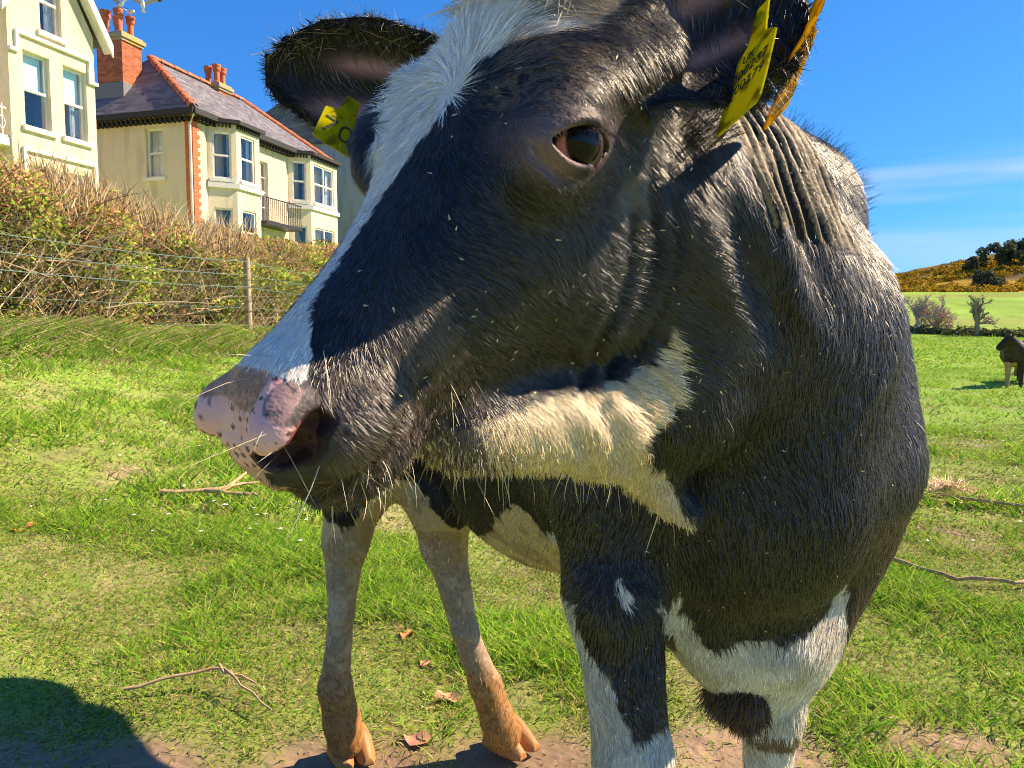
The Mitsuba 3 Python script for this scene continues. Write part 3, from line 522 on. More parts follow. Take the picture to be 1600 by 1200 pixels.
def surface_nets(fn, lo, hi, cell, block=8, reach=1.6):
    """Zero surface of fn over the box as (vertices, triangles); fn is evaluated finely only in blocks that lie near it."""
    lo = np.asarray(lo, float); nb = np.ceil((np.asarray(hi) - lo) / (cell * block)).astype(int); n = nb * block + 1
    big = cell * block
    ctr = np.stack(np.meshgrid(*[lo[i] + (np.arange(nb[i]) + 0.5) * big for i in range(3)], indexing='ij'), -1)
    cv = fn(ctr.reshape(-1, 3)).reshape(nb)
    g = np.repeat(np.repeat(np.repeat(cv, block, 0), block, 1), block, 2)
    g = np.pad(g, ((0, 1),) * 3, mode='edge').astype(np.float32)
    near = np.argwhere(np.abs(cv) < big * 0.87 * reach)
    off = np.stack(np.meshgrid(*[np.arange(block + 1)] * 3, indexing='ij'), -1).reshape(-1, 3)
    for s in range(0, len(near), 600):
        idx = (near[s:s + 600, None] * block + off[None]).reshape(-1, 3)
        g[idx[:, 0], idx[:, 1], idx[:, 2]] = fn(lo + idx * cell)
    s = g < 0
    c = np.zeros(np.array(s.shape) - 1, np.int8)
    for i in (0, 1):
        for j in (0, 1):
            for k in (0, 1): c += s[i:s.shape[0] - 1 + i, j:s.shape[1] - 1 + j, k:s.shape[2] - 1 + k]
    cells = np.argwhere((c > 0) & (c < 8))
    num = -np.ones(c.shape, np.int32); num[tuple(cells.T)] = np.arange(len(cells))
    acc, cnt = np.zeros((len(cells), 3)), np.zeros(len(cells))
    corners = np.array([[i, j, k] for i in (0, 1) for j in (0, 1) for k in (0, 1)])
    vals = np.stack([g[tuple((cells + o).T)] for o in corners], 1)
    for a in range(8):
        for ax in range(3):
            if corners[a][ax] == 0:
                b = a + (4, 2, 1)[ax]
                m = (vals[:, a] < 0) != (vals[:, b] < 0)
                t = vals[m, a] / (vals[m, a] - vals[m, b])
                acc[m] += corners[a] + t[:, None] * (corners[b] - corners[a]); cnt[m] += 1
    v = lo + (cells + acc / cnt[:, None]) * cell
    quads = []
    for ax in range(3):
        o = [0, 0, 0]; o[ax] = 1
        sl0 = tuple(slice(1, -1) if i != ax else slice(0, -1) for i in range(3)); sl1 = tuple(slice(1, -1) if i != ax else slice(1, None) for i in range(3))
        d = s[sl0] != s[sl1]
        e = np.argwhere(d) + np.array([1 if i != ax else 0 for i in range(3)])
        inside = s[tuple(e.T)]
        u, w = (ax + 1) % 3, (ax + 2) % 3
        eu, ew = np.eye(3, dtype=int)[u], np.eye(3, dtype=int)[w]
        q = np.stack([num[tuple((e - eu - ew).T)], num[tuple((e - ew).T)], num[tuple(e.T)], num[tuple((e - eu).T)]], 1)
        q[~inside] = q[~inside][:, ::-1]
        quads.append(q)
    q = np.vstack(quads)
    return v, np.vstack([q[:, [0, 1, 2]], q[:, [0, 2, 3]]])

def gradient(fn, p, e=6e-4):
    k = np.array([[1, -1, -1], [-1, -1, 1], [-1, 1, -1], [1, 1, 1.0]])
    g = sum(k[i] * fn(p + e * k[i])[:, None] for i in range(4)) / (4 * e)
    return g

def snap(fn, v, steps=2):
    for _ in range(steps):
        g = gradient(fn, v)
        v = v - np.clip(fn(v)[:, None], -.004, .004) * g / np.maximum((g * g).sum(1, keepdims=True), 0.2)
    return v

def refine(v, f, mark):
    """Splits the marked faces in four, and their neighbours so that no crack opens."""
    e = np.sort(np.vstack([f[:, [0, 1]], f[:, [1, 2]], f[:, [2, 0]]]), 1)
    key = e[:, 0].astype(np.int64) * len(v) + e[:, 1]
    m = np.concatenate([mark] * 3)
    split = np.unique(key[m])
    at = np.searchsorted(split, key); at[at == len(split)] = 0
    mid = np.where(split[at] == key, len(v) + at, -1).reshape(3, -1).T
    nv = np.vstack([v, (v[split // len(v)] + v[split % len(v)]) / 2])
    out = [f[(mid < 0).all(1)]]
    n = (mid >= 0).sum(1)
    a, b, c = f.T; x, y, z = mid.T
    k = n == 3
    out += [np.stack(t, 1)[k] for t in ((a, x, z), (x, b, y), (z, y, c), (x, y, z))]
    for r in range(3):
        a, b, c = np.roll(f, -r, 1).T; x, y, z = np.roll(mid, -r, 1).T
        k = (n == 1) & (x >= 0)
        out += [np.stack(t, 1)[k] for t in ((a, x, c), (x, b, c))]
        k = (n == 2) & (z < 0)
        out += [np.stack(t, 1)[k] for t in ((x, b, y), (a, x, y), (a, y, c))]
    return nv, np.vstack(out)

def vnormals(v, f):
    n = np.zeros_like(v); fn_ = np.cross(v[f[:, 1]] - v[f[:, 0]], v[f[:, 2]] - v[f[:, 0]])
    for k in range(3): np.add.at(n, f[:, k], fn_)
    return n / np.maximum(np.linalg.norm(n, axis=1, keepdims=True), 1e-12)

# ---------------------------------------------------------------- the near cow's shape
# head frame: F towards the nose, L the cow's left, U up from the forehead
def head_frame(a, p, r):
    Fh = V(-math.cos(a) * math.cos(p), -math.sin(a) * math.cos(p), -math.sin(p)); L = V(math.sin(a), -math.cos(a), 0); U = np.cross(Fh, L)
    return np.array([Fh, L * math.cos(r) - U * math.sin(r), U * math.cos(r) + L * math.sin(r)])
HR = head_frame(0.77, 0.66, 0.15)
HO = V(*(-0.0163, 0.6201, 1.0615))
def HP(f, l, u): return HO + f * HR[0] + l * HR[1] + u * HR[2]
def to_head(p): return (p - HO) @ HR.T

LOFT = np.array([  # f, top, bottom, half width
    (-.190, .040, -.030, .046), (-.165, .104, -.075, .074), (-.12, .124, -.150, .092), (-.06, .115, -.182, .094), (0, .092, -.180, .091), (.05, .068, -.164, .084),
    (.10, .045, -.144, .071), (.15, .032, -.124, .058), (.20, .024, -.104, .048), (.235, .017, -.085, .044), (.26, .006, -.067, .036), (.28, -.014, -.055, .022)])
LF = np.linspace(-.19, .28, 200)
LT = np.array([PchipInterpolator(LOFT[:, 0], LOFT[:, k])(LF) for k in (1, 2, 3)])

def nostril(m): return smin(ellip(m, (.271, .040, -.0230), (.0165, .030, .0105)), ellip(m, (.254, .050, -.014), (.013, .018, .007)), .006)
def head_sdf(p):
    q = to_head(p); f, l, u = q.T; al = np.abs(l); m = np.stack([f, al, u], 1)
    fc = np.clip(f, LF[0], LF[-1]); x = (fc - LF[0]) / (LF[1] - LF[0])
    top, bot, wid = (np.interp(fc, LF, t) for t in LT)
    uc, h = (top + bot) / 2, (top - bot) / 2; vv = (u - uc) / h
    w = wid * (0.60 + 0.40 * sstep(-1.0, 0.25, vv)) * (1 - 0.10 * sstep(.55, 1.0, vv))
    rho = (np.abs(al / w) ** 2.5 + np.abs(vv) ** 2.5) ** 0.4
    r = np.hypot(l, u - uc); dr_ = np.where(rho > .05, r * (1 - 1 / np.maximum(rho, .05)), -np.minimum(w, h))
    df = np.maximum(np.maximum(LF[0] - f, f - LF[-1]), 0)
    d = np.where(df > 0, np.hypot(np.maximum(dr_, 0), df), dr_)
    d = smin(d, ellip(m, (.004, .080, .034), (.052, .030, .036)), .025)              # orbit
    d = smin(d, ellip(m, (-.002, .086, .054), (.040, .026, .018)), .015)         # upper lid
    d = smin(d, rcone(m, V(-.03, .070, .062), .024, V(-.12, .085, .045), .030), .03)       # brow to ear base
    d = smin(d, ellip(m, (-.030, .050, -.100), (.080, .036, .070)), .03)            # cheek
    d = smin(d, ellip(m, (-.13, 0, .106), (.05, .068, .036)), .03)                     # poll
    d = smin(d, ellip(m, (.243, 0, -.030), (.039, .044, .045)), .02)                # muzzle
    d = smin(d, ellip(m, (.216, 0, -.082), (.052, .042, .032)), .02)                # chin
    d = smin(d, ellip(m, (.262, .032, -.008), (.024, .018, .018)), .012)                # nostril wing
    d = smin(d, ellip(m, (.225, .040, -.040), (.035, .020, .026)), .02)             # upper lip
    # nostril: a comma that opens outwards
    nn = nostril(m)
    d = smax(d, -nn, .005)
    # mouth slit
    d = smax(d, -np.maximum(np.abs(u + .066 + (f - .25) * .25) - .0022, np.maximum(.165 - f, np.abs(al - .062) - .024)), .006)
    # lids: the socket is cut as an almond, its rim stands proud
    e = m - EYE_C; ex, ey = e @ EYE_AX[0], e @ EYE_AX[1]; ez = e @ EYE_AX[2]
    ex = ex - .003; alm = smax(np.hypot(ex, ey + .034) - .046, np.hypot(ex + .003, ey - .034) - .046, .004)
    alm = np.where(np.abs(ez) < .06, alm, 1)
    side = sstep(.0, .012, ez + .004)
    ring = np.abs(alm - .004) 
    d = d - .0020 * np.exp(-(ring / .0035) ** 2) * side
    d = d + .0018 * np.exp(-((alm - .013) / .0035) ** 2) * side - .0016 * np.exp(-((alm - .021) / .004) ** 2) * side * sstep(.006, -.01, ey)
    sock = smax(alm, -(ez + .034), .004)
    d = smax(d, -sock, .004)
    return d
EYE_C = V(.005, .105, .034)
EYE_N = V(.30, .93, .14); EYE_N /= np.linalg.norm(EYE_N)
EYE_X = V(.80, 0, .50); EYE_X -= EYE_N * (EYE_X @ EYE_N); EYE_X /= np.linalg.norm(EYE_X)
EYE_AX = np.array([EYE_X, np.cross(EYE_N, EYE_X) * (1 if np.cross(EYE_N, EYE_X)[2] > 0 else -1), EYE_N])   # towards the inner corner, up, out

def ear_sdf(p, side, base, tip, face, wid=.056, thick=.024):
    """A leaf-shaped ear from base to tip, hollow towards face (world space)."""
    a = tip - base; n = np.linalg.norm(a); A = axes(a, face)         # rows: along, across, out of the hollow
    q = (p - base) @ A.T; t = q[:, 0] / n
    w = wid * np.interp(t, [-.2, 0, .2, .45, .7, .9, 1.0, 1.05], [.55, .58, .82, 1, .88, .52, .18, .05])
    yy = q[:, 1] / w
    bowl = q[:, 2] - (.55 * wid * np.minimum(yy * yy, 1.6) * np.interp(t, [0, .3, 1], [.9, .75, .35]) - .012)
    sheet = np.abs(bowl) - np.interp(t, [0, .4, 1], [.009, .006, .004])
    edge = (np.abs(q[:, 1]) - w) * .9
    d = smax(smax(sheet * .75, edge, .006), np.maximum(q[:, 0] - n, -q[:, 0] - .02), .006)
    return d

EAR_R = dict(base=HP(-.105, -.092, .034), tip=V(*(-0.2304, 0.7195, 1.1838)), face=V(.10, -.85, -.25))
EAR_L = dict(base=HP(-.112, .088, .036), tip=V(*(0.2379, 0.6321, 1.2212)), face=V(-.45, -.75, -.30), wid=.062)

BODY = [  # (group, kind, a, ra, b, rb, k)
]
def body_sdf(p):
    d = np.full(len(p), 9.0)
    for a, ra, b, rb, k in CONES: d = smin(d, rcone(p, a, ra, b, rb), k)
    for c, r, ax, k in ELLS: d = smin(d, ellip(p, c, np.asarray(r), ax), k)
    return d

BAX = axes(V(.47, -.80, 0), V(0, 0, 1))       # body axes: forward, left, up
CONES = [
    ((-0.0407, 0.6059, 0.8729), .038, (0.0780, 0.7162, 0.8722), .058, .03),             # throat
    ((0.1227, 0.7614, 1.0065), .088, (0.1600, 0.7973, 0.8835), .086, .035),            # latch of the neck behind the jaw
    ((0.0969, 0.7445, 0.8490), .042, (0.1600, 0.7998, 0.9168), .075, .05),
    ((0.1045, 0.7529, 0.8268), .024, (0.1789, 0.7976, 0.7548), .020, .03),            # dewlap
    ((0.1233, 0.7518, 1.0791), .105, (0.2771, 0.9521, 0.9421), .185, .05),          # neck
    ((0.1900, 0.8152, 1.1228), .062, (0.3780, 1.0951, 1.1115), .080, .06),          # crest
    ((0.2310, 0.8541, 1.1071), .075, (0.3589, 1.0039, 1.0981), .085, .05),
    ((0.3758, 1.1127, 1.0780), .115, (0.2417, 1.4604, 1.0343), .17, .06),           # withers to back
    ((0.3000, 1.1907, 0.7805), .240, (0.1162, 1.5379, 0.7310), .27, .06),          # barrel
    ((0.1292, 1.5457, 0.8341), .25, (-0.2333, 1.7495, 0.8773), .20, .06),             # loin, rump
    ((-0.2333, 1.7495, 0.8773), .19, (-0.3467, 2.0799, 0.8705), .18, .06),              # buttocks
    ((-0.1650, 1.9782, 0.8513), .17, (0.0405, 1.6155, 0.8288), .20, .06),             # far hip
    ((0.4244, 1.0523, 0.9413), .105, (0.4335, 1.0095, 0.7720), .105, .05),          # left shoulder
    ((0.1715, 0.9773, 0.8767), .10, (0.1267, 0.9391, 0.7684), .085, .05),             # right shoulder
    ((0.1227, 0.9391, 0.7684), .078, (0.1240, 0.9083, 0.6254), .056, .04),             # right forearm
    ((0.1240, 0.9083, 0.6254), .056, (0.1457, 0.8836, 0.4301), .044, .03),
    ((0.1457, 0.8836, 0.4301), .046, (0.1533, 0.8773, 0.3460), .040, .02),          # knee
    ((0.1533, 0.8773, 0.3460), .036, (0.1572, 0.8624, 0.1473), .036, .02),
    ((0.2375, 0.9757, 0.5885), .062, (0.3207, 1.0066, 0.4660), .040, .04),          # end of the brisket
    ((0.4375, 1.0327, 0.6795), .085, (0.3842, 1.0299, 0.5096), .055, .04),           # left forearm
    ((0.3719, 1.0209, 0.5225), .052, (0.3578, 1.0220, 0.4039), .036, .02),
    ((0.3578, 1.0233, 0.4215), .036, (0.3522, 1.0230, 0.2831), .032, .02),
    ((0.3522, 1.0230, 0.2831), .032, (0.3495, 1.0110, 0.1231), .034, .02),
    ((-0.2150, 1.7152, 0.8214), .17, (-0.3240, 1.6008, 0.6336), .085, .05),             # right thigh
    ((-0.3240, 1.6018, 0.6471), .080, (-0.3483, 1.5907, 0.4990), .047, .03),
    ((-0.3532, 1.6011, 0.5030), .047, (-0.3627, 1.5889, 0.3405), .0255, .02),           # right hind cannon
    ((-0.3627, 1.5889, 0.3405), .0255, (-0.3818, 1.6062, 0.1706), .033, .015),
    ((-0.3818, 1.6062, 0.1706), .037, (-0.3702, 1.6102, 0.0896), .038, .015),
    ((-0.3702, 1.6102, 0.0896), .038, (-0.3640, 1.6172, 0.0495), .040, .015),
    ((-0.0310, 1.6300, 0.0863), .036, (-0.0170, 1.6375, 0.0529), .037, .015),
    ((-0.0573, 1.7130, 0.7928), .17, (-0.1522, 1.6378, 0.5913), .085, .05),              # left thigh
    ((-0.1522, 1.6378, 0.5913), .075, (-0.1512, 1.6491, 0.4753), .050, .03),
    ((-0.1470, 1.6491, 0.4753), .046, (-0.1024, 1.6155, 0.2948), .0265, .02),
    ((-0.1024, 1.6155, 0.2948), .0265, (-0.0588, 1.6261, 0.1682), .034, .015),
    ((-0.0588, 1.6261, 0.1682), .035, (-0.0310, 1.6300, 0.0863), .036, .015),
]
CONES = [(V(*a), ra, V(*b), rb, k) for a, ra, b, rb, k in CONES]
ELLS = [
    ((0.2970, 0.9798, 0.7772), (.17, .17, .21), BAX, .05),                    # chest
    ((0.3262, 1.0024, 0.5434), (.09, .09, .07), BAX, .05),                      # brisket
]
ELLS = [(V(*c), r, ax, k) for c, r, ax, k in ELLS]

HEAD_BOX = (np.min([HP(a, b, c) for a in (-.25, .36) for b in (-.17, .17) for c in (-.23, .17)], 0), np.max([HP(a, b, c) for a in (-.25, .36) for b in (-.17, .17) for c in (-.23, .17)], 0))
def cow_sdf(p):
    d = body_sdf(p)
    q = to_head(p)
    m = (np.abs(q[:, 0] - .05) < .32) & (np.abs(q[:, 1]) < .19) & (np.abs(q[:, 2] + .03) < .22)
    if m.any(): d[m] = smin(d[m], head_sdf(p[m]), .028)
    for E in (EAR_R, EAR_L):
        m = np.linalg.norm(p - (E['base'] + E['tip']) / 2, axis=1) < np.linalg.norm(E['tip'] - E['base']) * .5 + .09
        if m.any(): d[m] = smin(d[m], ear_sdf(p[m], 1, **E), .015)
    return d
# ---------------------------------------------------------------- the near cow's coat: patches in head and body coordinates
def blotch(poly, a, b, soft=0):
    return contains_xy(Polygon(poly), a, b)
BL_F = [-.13, -.10, -.086, -.06, -.03, .0, .024, .063, .09, .12, .16, .192, .221, .238, .26]
BL_N = [.080, .082, .080, .068, .044, .020, .017, .000, -.006, -.007, -.003, .007, .030, .037, .035]
BL_R = [-.085, -.082, -.080, -.079, -.077, -.075, -.072, -.058, -.042, -.027, -.018, -.016, -.022, -.034, -.04]
THROAT = [(-.13, .835), (-.05, .870), (-.008, .882), (.031, .893), (.056, .886), (.099, .904), (.132, .924), (.146, .945), (.157, .925), (.156, .886), (.138, .862), (.115, .848), (.128, .825), (.158, .790), (.198, .728), (.158, .750), (.095, .803), (.042, .813), (-.03, .822)]
RLEG = [(.055, .63), (.074, .625), (.083, .585), (.098, .560), (.113, .553), (.121, .512), (.135, .488), (.146, .474), (.165, .482), (.20, .474), (.3, .2), (.25, -.1), (-.1, -.1), (.02, .3)]
SPOT = [(.121, .663), (.135, .648), (.127, .632), (.120, .645)]
BRISKET = [(.165, .640), (.187, .610), (.194, .640), (.203, .607), (.225, .585), (.237, .556), (.252, .549), (.269, .562), (.286, .570), (.336, .562), (.372, .575), (.398, .590), (.413, .640), (.430, .60), (.47, .2), (.42, -.1), (.26, -.1), (.26, .40)]
BLACK, WHITE, CREAM = np.array([.0110, .0108, .0130]), np.array([.74, .71, .65]), np.array([.74, .60, .38])

def coat(p, nrm, r):
    """Colour, hair length, hair density, and the way the hair lies at points p with normals nrm; r gives the warp that frays the patches."""
    n = len(p); q = to_head(p); f, l, u = q.T
    w1, w2 = (meshkit.fbm(p * 55, 3, 61) - .5) * .016, (meshkit.fbm(p * 55, 3, 62) - .5) * .016
    fine = meshkit.fbm(p * 160, 3, 63)
    mott = meshkit.fbm(p * 22, 3, 64)
    col = np.tile(BLACK, (n, 1)) * (.7 + .9 * mott)[:, None]
    ln, den = np.full(n, .0115), np.ones(n)
    hd = np.linalg.norm(p - HP(.06, 0, -.04), axis=1) < .30
    face = (f > -.17) & (np.abs(l) < .16) & (u > -.24) & (u < .16) & hd
    X, Y, Z = p.T
    def put(m, c, k=1.0):
        col[m] = col[m] * (1 - k) + np.asarray(c) * k
    # --- body
    back = Y > 1.22
    front = ~back
    dust = meshkit.fbm(p * 9, 3, 65)
    put(front & (Z > .75) & (dust > .52), (.045, .043, .043), .35)
    m = front & ~face & blotch(BRISKET, X + w1 * 1.4, Z + w2 * 1.4) & (Y > .82); put(m, WHITE * [.95, .93, .90]); put(m & (mott > .52), (.40, .34, .26), .45)
    m = front & (Y > .78) & (X < .26) & (Z < .66) & blotch(RLEG, X + w1, Z + w2); put(m, WHITE * [.80, .80, .80]); put(m & (mott > .5), (.33, .31, .29), .5)
    m = front & (Y < .95) & (Y > .78) & blotch(SPOT, X + w1 * .6, Z + w2 * .8); put(m, WHITE)
    mud = np.maximum(sst(.050, .014, np.linalg.norm((p - V(.296, .98, .446)) * [1.0, .35, .75], axis=1)), sst(.04, .015, np.linalg.norm((p - V(.355, 1.0, .392)) * [.7, .4, 2.4], axis=1))) * (fine + mott)
    m = front & (mud + (meshkit.fbm(p * 70, 3, 68) - .5) * .9 > .52) & (X > .24); put(m, (.13, .070, .024), .93)
    # belly and hind end: cream below, a black flank, dun hind legs with rusty feet
    blk = meshkit.fbm(p * 3.4, 3, 67)
    m = back & (Z + w2 * 3 + .10 * (blk - .5) < .585 + .055 * np.sin(X * 26 + 1.2)) ; put(m, (.56, .44, .27)); put(m & (mott > .56), (.28, .20, .12), .6)
    m = back & (Z < .50); put(m, np.array([.56, .44, .32])); put(m & (mott > .48), (.32, .235, .165), .6); put(m & (fine > .56), (.16, .12, .10), .35)
    kz = sst(.30, .13, Z + w2 * 5 + .12 * (mott - .5)) * back; col = col * (1 - kz[:, None] * .92) + np.array([.46, .21, .060]) * kz[:, None] * .92; m = kz > .4; put(m & (fine > .55), (.15, .075, .03), .55)
    m = front & (X > .44) & (Z < .72) & (Y > .9) & (Z > .55); put(m, (.20, .13, .075), .30)
    ln[back & (Z < .5)] = .008; ln[front & (Z < .55)] = .009
    den[back & (Z > .5)] = .45; den[Y > 1.5] *= .55
    # --- rolls of skin along the crest, tan dust on their tops
    a, z = (X - .19) + .40 * (Z - 1.12), Z
    roll = np.cos(2 * np.pi * a / .0155 + 2.5 * (mott - .5) * .6)
    zone = sst(.0, .015, a) * sst(.155, .135, a) * sst(1.025, 1.06, Z + .12 * (X - .25)) * (Y > .6) * (Y < 1.02) * (~face)
    put(zone * roll > .30, (.36, .27, .16), .9); put((zone > .3) & (roll < .0), (.012, .010, .009), .8)
    ln[zone > .3] = .004; den[zone > .3] = .12
    # --- throat patch
    m = (Y < .98) & blotch(THROAT, X + w1 * .9, Z + w2 * .9) & ~((f > .20) & (u > -.085)) & ~((f > .12) & (u > -.10))
    put(m, CREAM * (.8 + .45 * mott)[m][:, None] if False else CREAM); put(m & (mott < .44), (.62, .48, .36), .6)
    ln[m] = .008
    m2 = face & (u + w2 * .6 < np.interp(f, [-.06, 0, .085, .132, .17, .19], [-.215, -.190, -.143, -.122, -.113, -.11])) & (f < .19) & (f > -.03) & (Z + w2 > .815 - .9 * np.maximum(X - .09, 0) - .1 * np.minimum(X, 0)); put(m2, CREAM)
    thr = m | m2
    # --- face
    br = face & (u > np.where(f < -.03, .055, -.02))
    N_, R2 = np.interp(f, BL_F, BL_N), np.interp(f, BL_F, BL_R)
    m = br & (l + w1 * .55 < N_) & (l + w1 * .55 > R2) & (f > -.20) & (f < .252)
    white = np.array([.78, .76, .72])[None] * (1 - sst(-.04, -.11, f)[:, None]) + np.array([.62, .50, .30])[None] * sst(-.04, -.11, f)[:, None]
    col[m] = white[m]
    ln[face] = np.interp(f[face], [-.17, -.02, .06, .15, .22, .26], [.015, .012, .0075, .0062, .005, .003])
    ln[m & (f < .05)] *= 1.3
    m = face & (np.abs(l - .075) < .04) & (u > .05) & (f < .02) & (f > -.10); put(m & (dust + fine > .98), (.16, .115, .065), .6)
    m = face & (u > .055) & (f < -.06) & (l > .03); put(m, (.085, .072, .058), .55)
    # skin round the eye, thinly haired
    e = np.linalg.norm((q - EYE_C) @ EYE_AX[:2].T / [1.45, 1.0], axis=1)
    m = face & (l > 0) & (e < .050); ex_ = (q - EYE_C) @ EYE_AX[0]
    k = (sst(.050, .022, e) * .75)[:, None]
    col = np.where(m[:, None], col * (1 - k) + np.array([.075, .062, .070]) * (.45 + 1.1 * fine[:, None]) * k, col)
    ex = (q - EYE_C) @ EYE_AX[0]; ey = (q - EYE_C) @ EYE_AX[1]
    k = (sst(.034, .010, np.hypot(ex - .028, (ey + .004) * 1.15)) * .75 * (l > 0) * face)[:, None]; col = col * (1 - k) + np.array([.27, .175, .18]) * k
    k = (sst(.012, .003, np.abs(e - .024)) * .22 * (l > 0) * face * (ey > 0) * (ex > -.01))[:, None]; col = col * (1 - k) + np.array([.20, .145, .155]) * k
    ln[m] = .005; den[m & (e < .040)] = .55; den[face & (e < .022)] = .0; sk = face & (e < .021) & ((q - EYE_C) @ EYE_AX[2] < .0); put(sk, (.26, .11, .11), .8); put(sk & (ex_ < .010), (.03, .022, .022), .9)
    k = (sst(.02, .008, np.linalg.norm((q - V(-.045, .093, -.038)) / [1.6, 1, 1], axis=1)) * .5 * face)[:, None]; col = col * (1 - k) + np.array([.20, .18, .165]) * k
    # dusty upper lip and cheek, then the bare nose
    m = face & (f > .13) & (u < .0); put(m & (fine + mott > .98), (.135, .098, .075), .55); ln[m] = .008
    th = np.interp(l, [-.06, -.02, .02, .040, .047], [.236, .246, .246, .242, .262])
    pad = face & (f + w1 * .4 > th) & (u > -.060 + .35 * np.maximum(l - .015, 0)) & (l < .052) & ~((u < -.033 + w2 * .5) & (l > .016 + w1 * .5))
    dirt = pad & (u > .0055 - .10 * l + w2) & (l < .020)
    put(pad, (.78, .46, .45)); put(pad & (mott > .5), (.72, .39, .39), .6)
    low = pad & (u < -.030 + w2); put(low, (.36, .235, .215), .65)
    put(dirt, (.46, .26, .14), .85); put(dirt & (fine > .52), (.26, .145, .08), .5)
    cell = p * 165; ci = np.floor(cell + (meshkit.noise(p * 90, 3)[:, None] - .5)); h = meshkit.noise(ci * 1.37 + .31, 77); h2 = np.linalg.norm(cell - ci - .5, axis=1)
    spk = pad & (h + .10 * sst(.0, -.05, u) > .60) & (h2 < .32 + .12 * h) & ~dirt; put(spk, (.045, .032, .036), .85)
    chin = face & (f > .15) & (u < -.058 + .05 * np.maximum(l, 0)); put(chin, (.030, .022, .020), .75); put(chin & (fine > .55), (.16, .10, .09), .55)
    wing = face & (np.linalg.norm((q - V(.253, .040, .004)) / [1.1, 1, .9], axis=1) < .016); put(wing, (.13, .115, .115), .75)
    nv = nostril(np.stack([f, np.abs(l), u], 1)); nos = face & (nv < .0035) & (f > .235)
    put(nos, (.022, .012, .015), .92); put(nos & (u > -.018) & (f > .258), (.24, .06, .075), .8); rim = face & (nv >= .0035) & (nv < .008) & (f > .24); put(rim & ~pad, (.05, .042, .045), .8)
    wet = face & (np.linalg.norm((q - V(.274, .034, -.047)) / [1.5, 1.4, .8], axis=1) < .015); put(wet, (.045, .045, .055), .7)
    bare = pad | nos | wet | wing | rim
    den[bare] = 0; den[dirt] = .5; ln[dirt] = .004
    ln[chin] = .007
    # --- ears
    for E, s in ((EAR_R, -1), (EAR_L, 1)):
        a = E['tip'] - E['base']; n_ = np.linalg.norm(a); A = axes(a, E['face']); c = (p - E['base']) @ A.T; t = c[:, 0] / n_
        ear = (t > .12) & (t < 1.1) & (np.abs(c[:, 1]) < .075) & (np.abs(c[:, 2]) < .07) & (np.linalg.norm(p - HP(-.06, 0, 0), axis=1) > .11)
        inner = ear & ((nrm @ A[2]) > .2)
        put(ear, (.013, .012, .013), 1.0)
        st1 = np.exp(-((c[:, 1] + s * .012 * (1 if s < 0 else -1) - .016) / .0085) ** 2) * sst(.15, .35, t) * sst(.85, .6, t); st2 = np.exp(-((c[:, 1] + .012) / .007) ** 2) * sst(.12, .3, t) * sst(.75, .5, t)
        k = (np.maximum(st1, st2) * inner * (.8 if s < 0 else .5))[:, None]; col = col * (1 - k) + np.array([.70, .38, .40]) * k
        den[ear] = .9; den[inner] = .35; den[inner & (np.maximum(st1, st2) > .35)] = .02; ln[ear] = .016; ln[inner] = .012
    # --- lie of the hair
    W = HP(.015, .012, .084); tgt = p - W
    rad = unit(tgt - nrm * (tgt * nrm).sum(1, keepdims=True))
    side = unit(-HR[2] * 1.0 - HR[0] * .45)
    k = sst(.02, .075, np.abs(l))[:, None] * sst(-.02, .05, np.abs(f + .02) + .2 * np.maximum(-u, 0) + .03)[:, None]
    flow = rad * (1 - .75 * k) + side * k * 1.1
    flow = flow + HR[0] * (sst(.10, .22, f) * .5)[:, None] * (np.abs(l) < .04)[:, None]
    bflow = np.tile(-BAX[0] * .35 + V(.30, 0, -1), (n, 1)); bflow[back] = V(-.5, .5, -.8)
    hw = (sst(-.19, -.10, f) * hd * (u > -.25))[:, None]
    flow = bflow * (1 - hw) + flow * hw
    low = (Z < .62)[:, None]; flow = np.where(low, V(0, 0, -1), flow)
    flow = flow + (meshkit.noise(p * 14, 71)[:, None] - .5) * np.cross(nrm, flow) * 1.3
    flow = flow - nrm * (flow * nrm).sum(1, keepdims=True)
    return np.clip(col, .004, .9), ln, den, unit(flow), thr, bare, face, pad

# ---------------------------------------------------------------- the near cow
HD_LO, HD_HI = HEAD_BOX
cv, cf = surface_nets(cow_sdf, (-.80, .30, -.01), (.72, 2.40, 1.42), .006)
fc = cv[cf].mean(1); qh = to_head(fc)
mark = (qh[:, 0] > -.17) & (qh[:, 0] < .34) & (np.abs(qh[:, 1]) < .13) & (qh[:, 2] > -.14) & (qh[:, 2] < .12)
cv, cf = refine(cv, cf, mark)
fc = cv[cf].mean(1); qh = to_head(fc)
mark = ((fc[:, 0] > .16) & (fc[:, 0] < .37) & (fc[:, 2] > 1.0) & (fc[:, 2] < 1.17) & (fc[:, 1] > .6) & (fc[:, 1] < 1.02)) | (np.linalg.norm(qh - EYE_C, axis=1) < .040) | ((qh[:, 0] > .205) & (qh[:, 1] > -.02) & (np.abs(qh[:, 2] + .03) < .06))
cv, cf = refine(cv, cf, mark)
cv = snap(cow_sdf, cv, 2)
cn = vnormals(cv, cf)
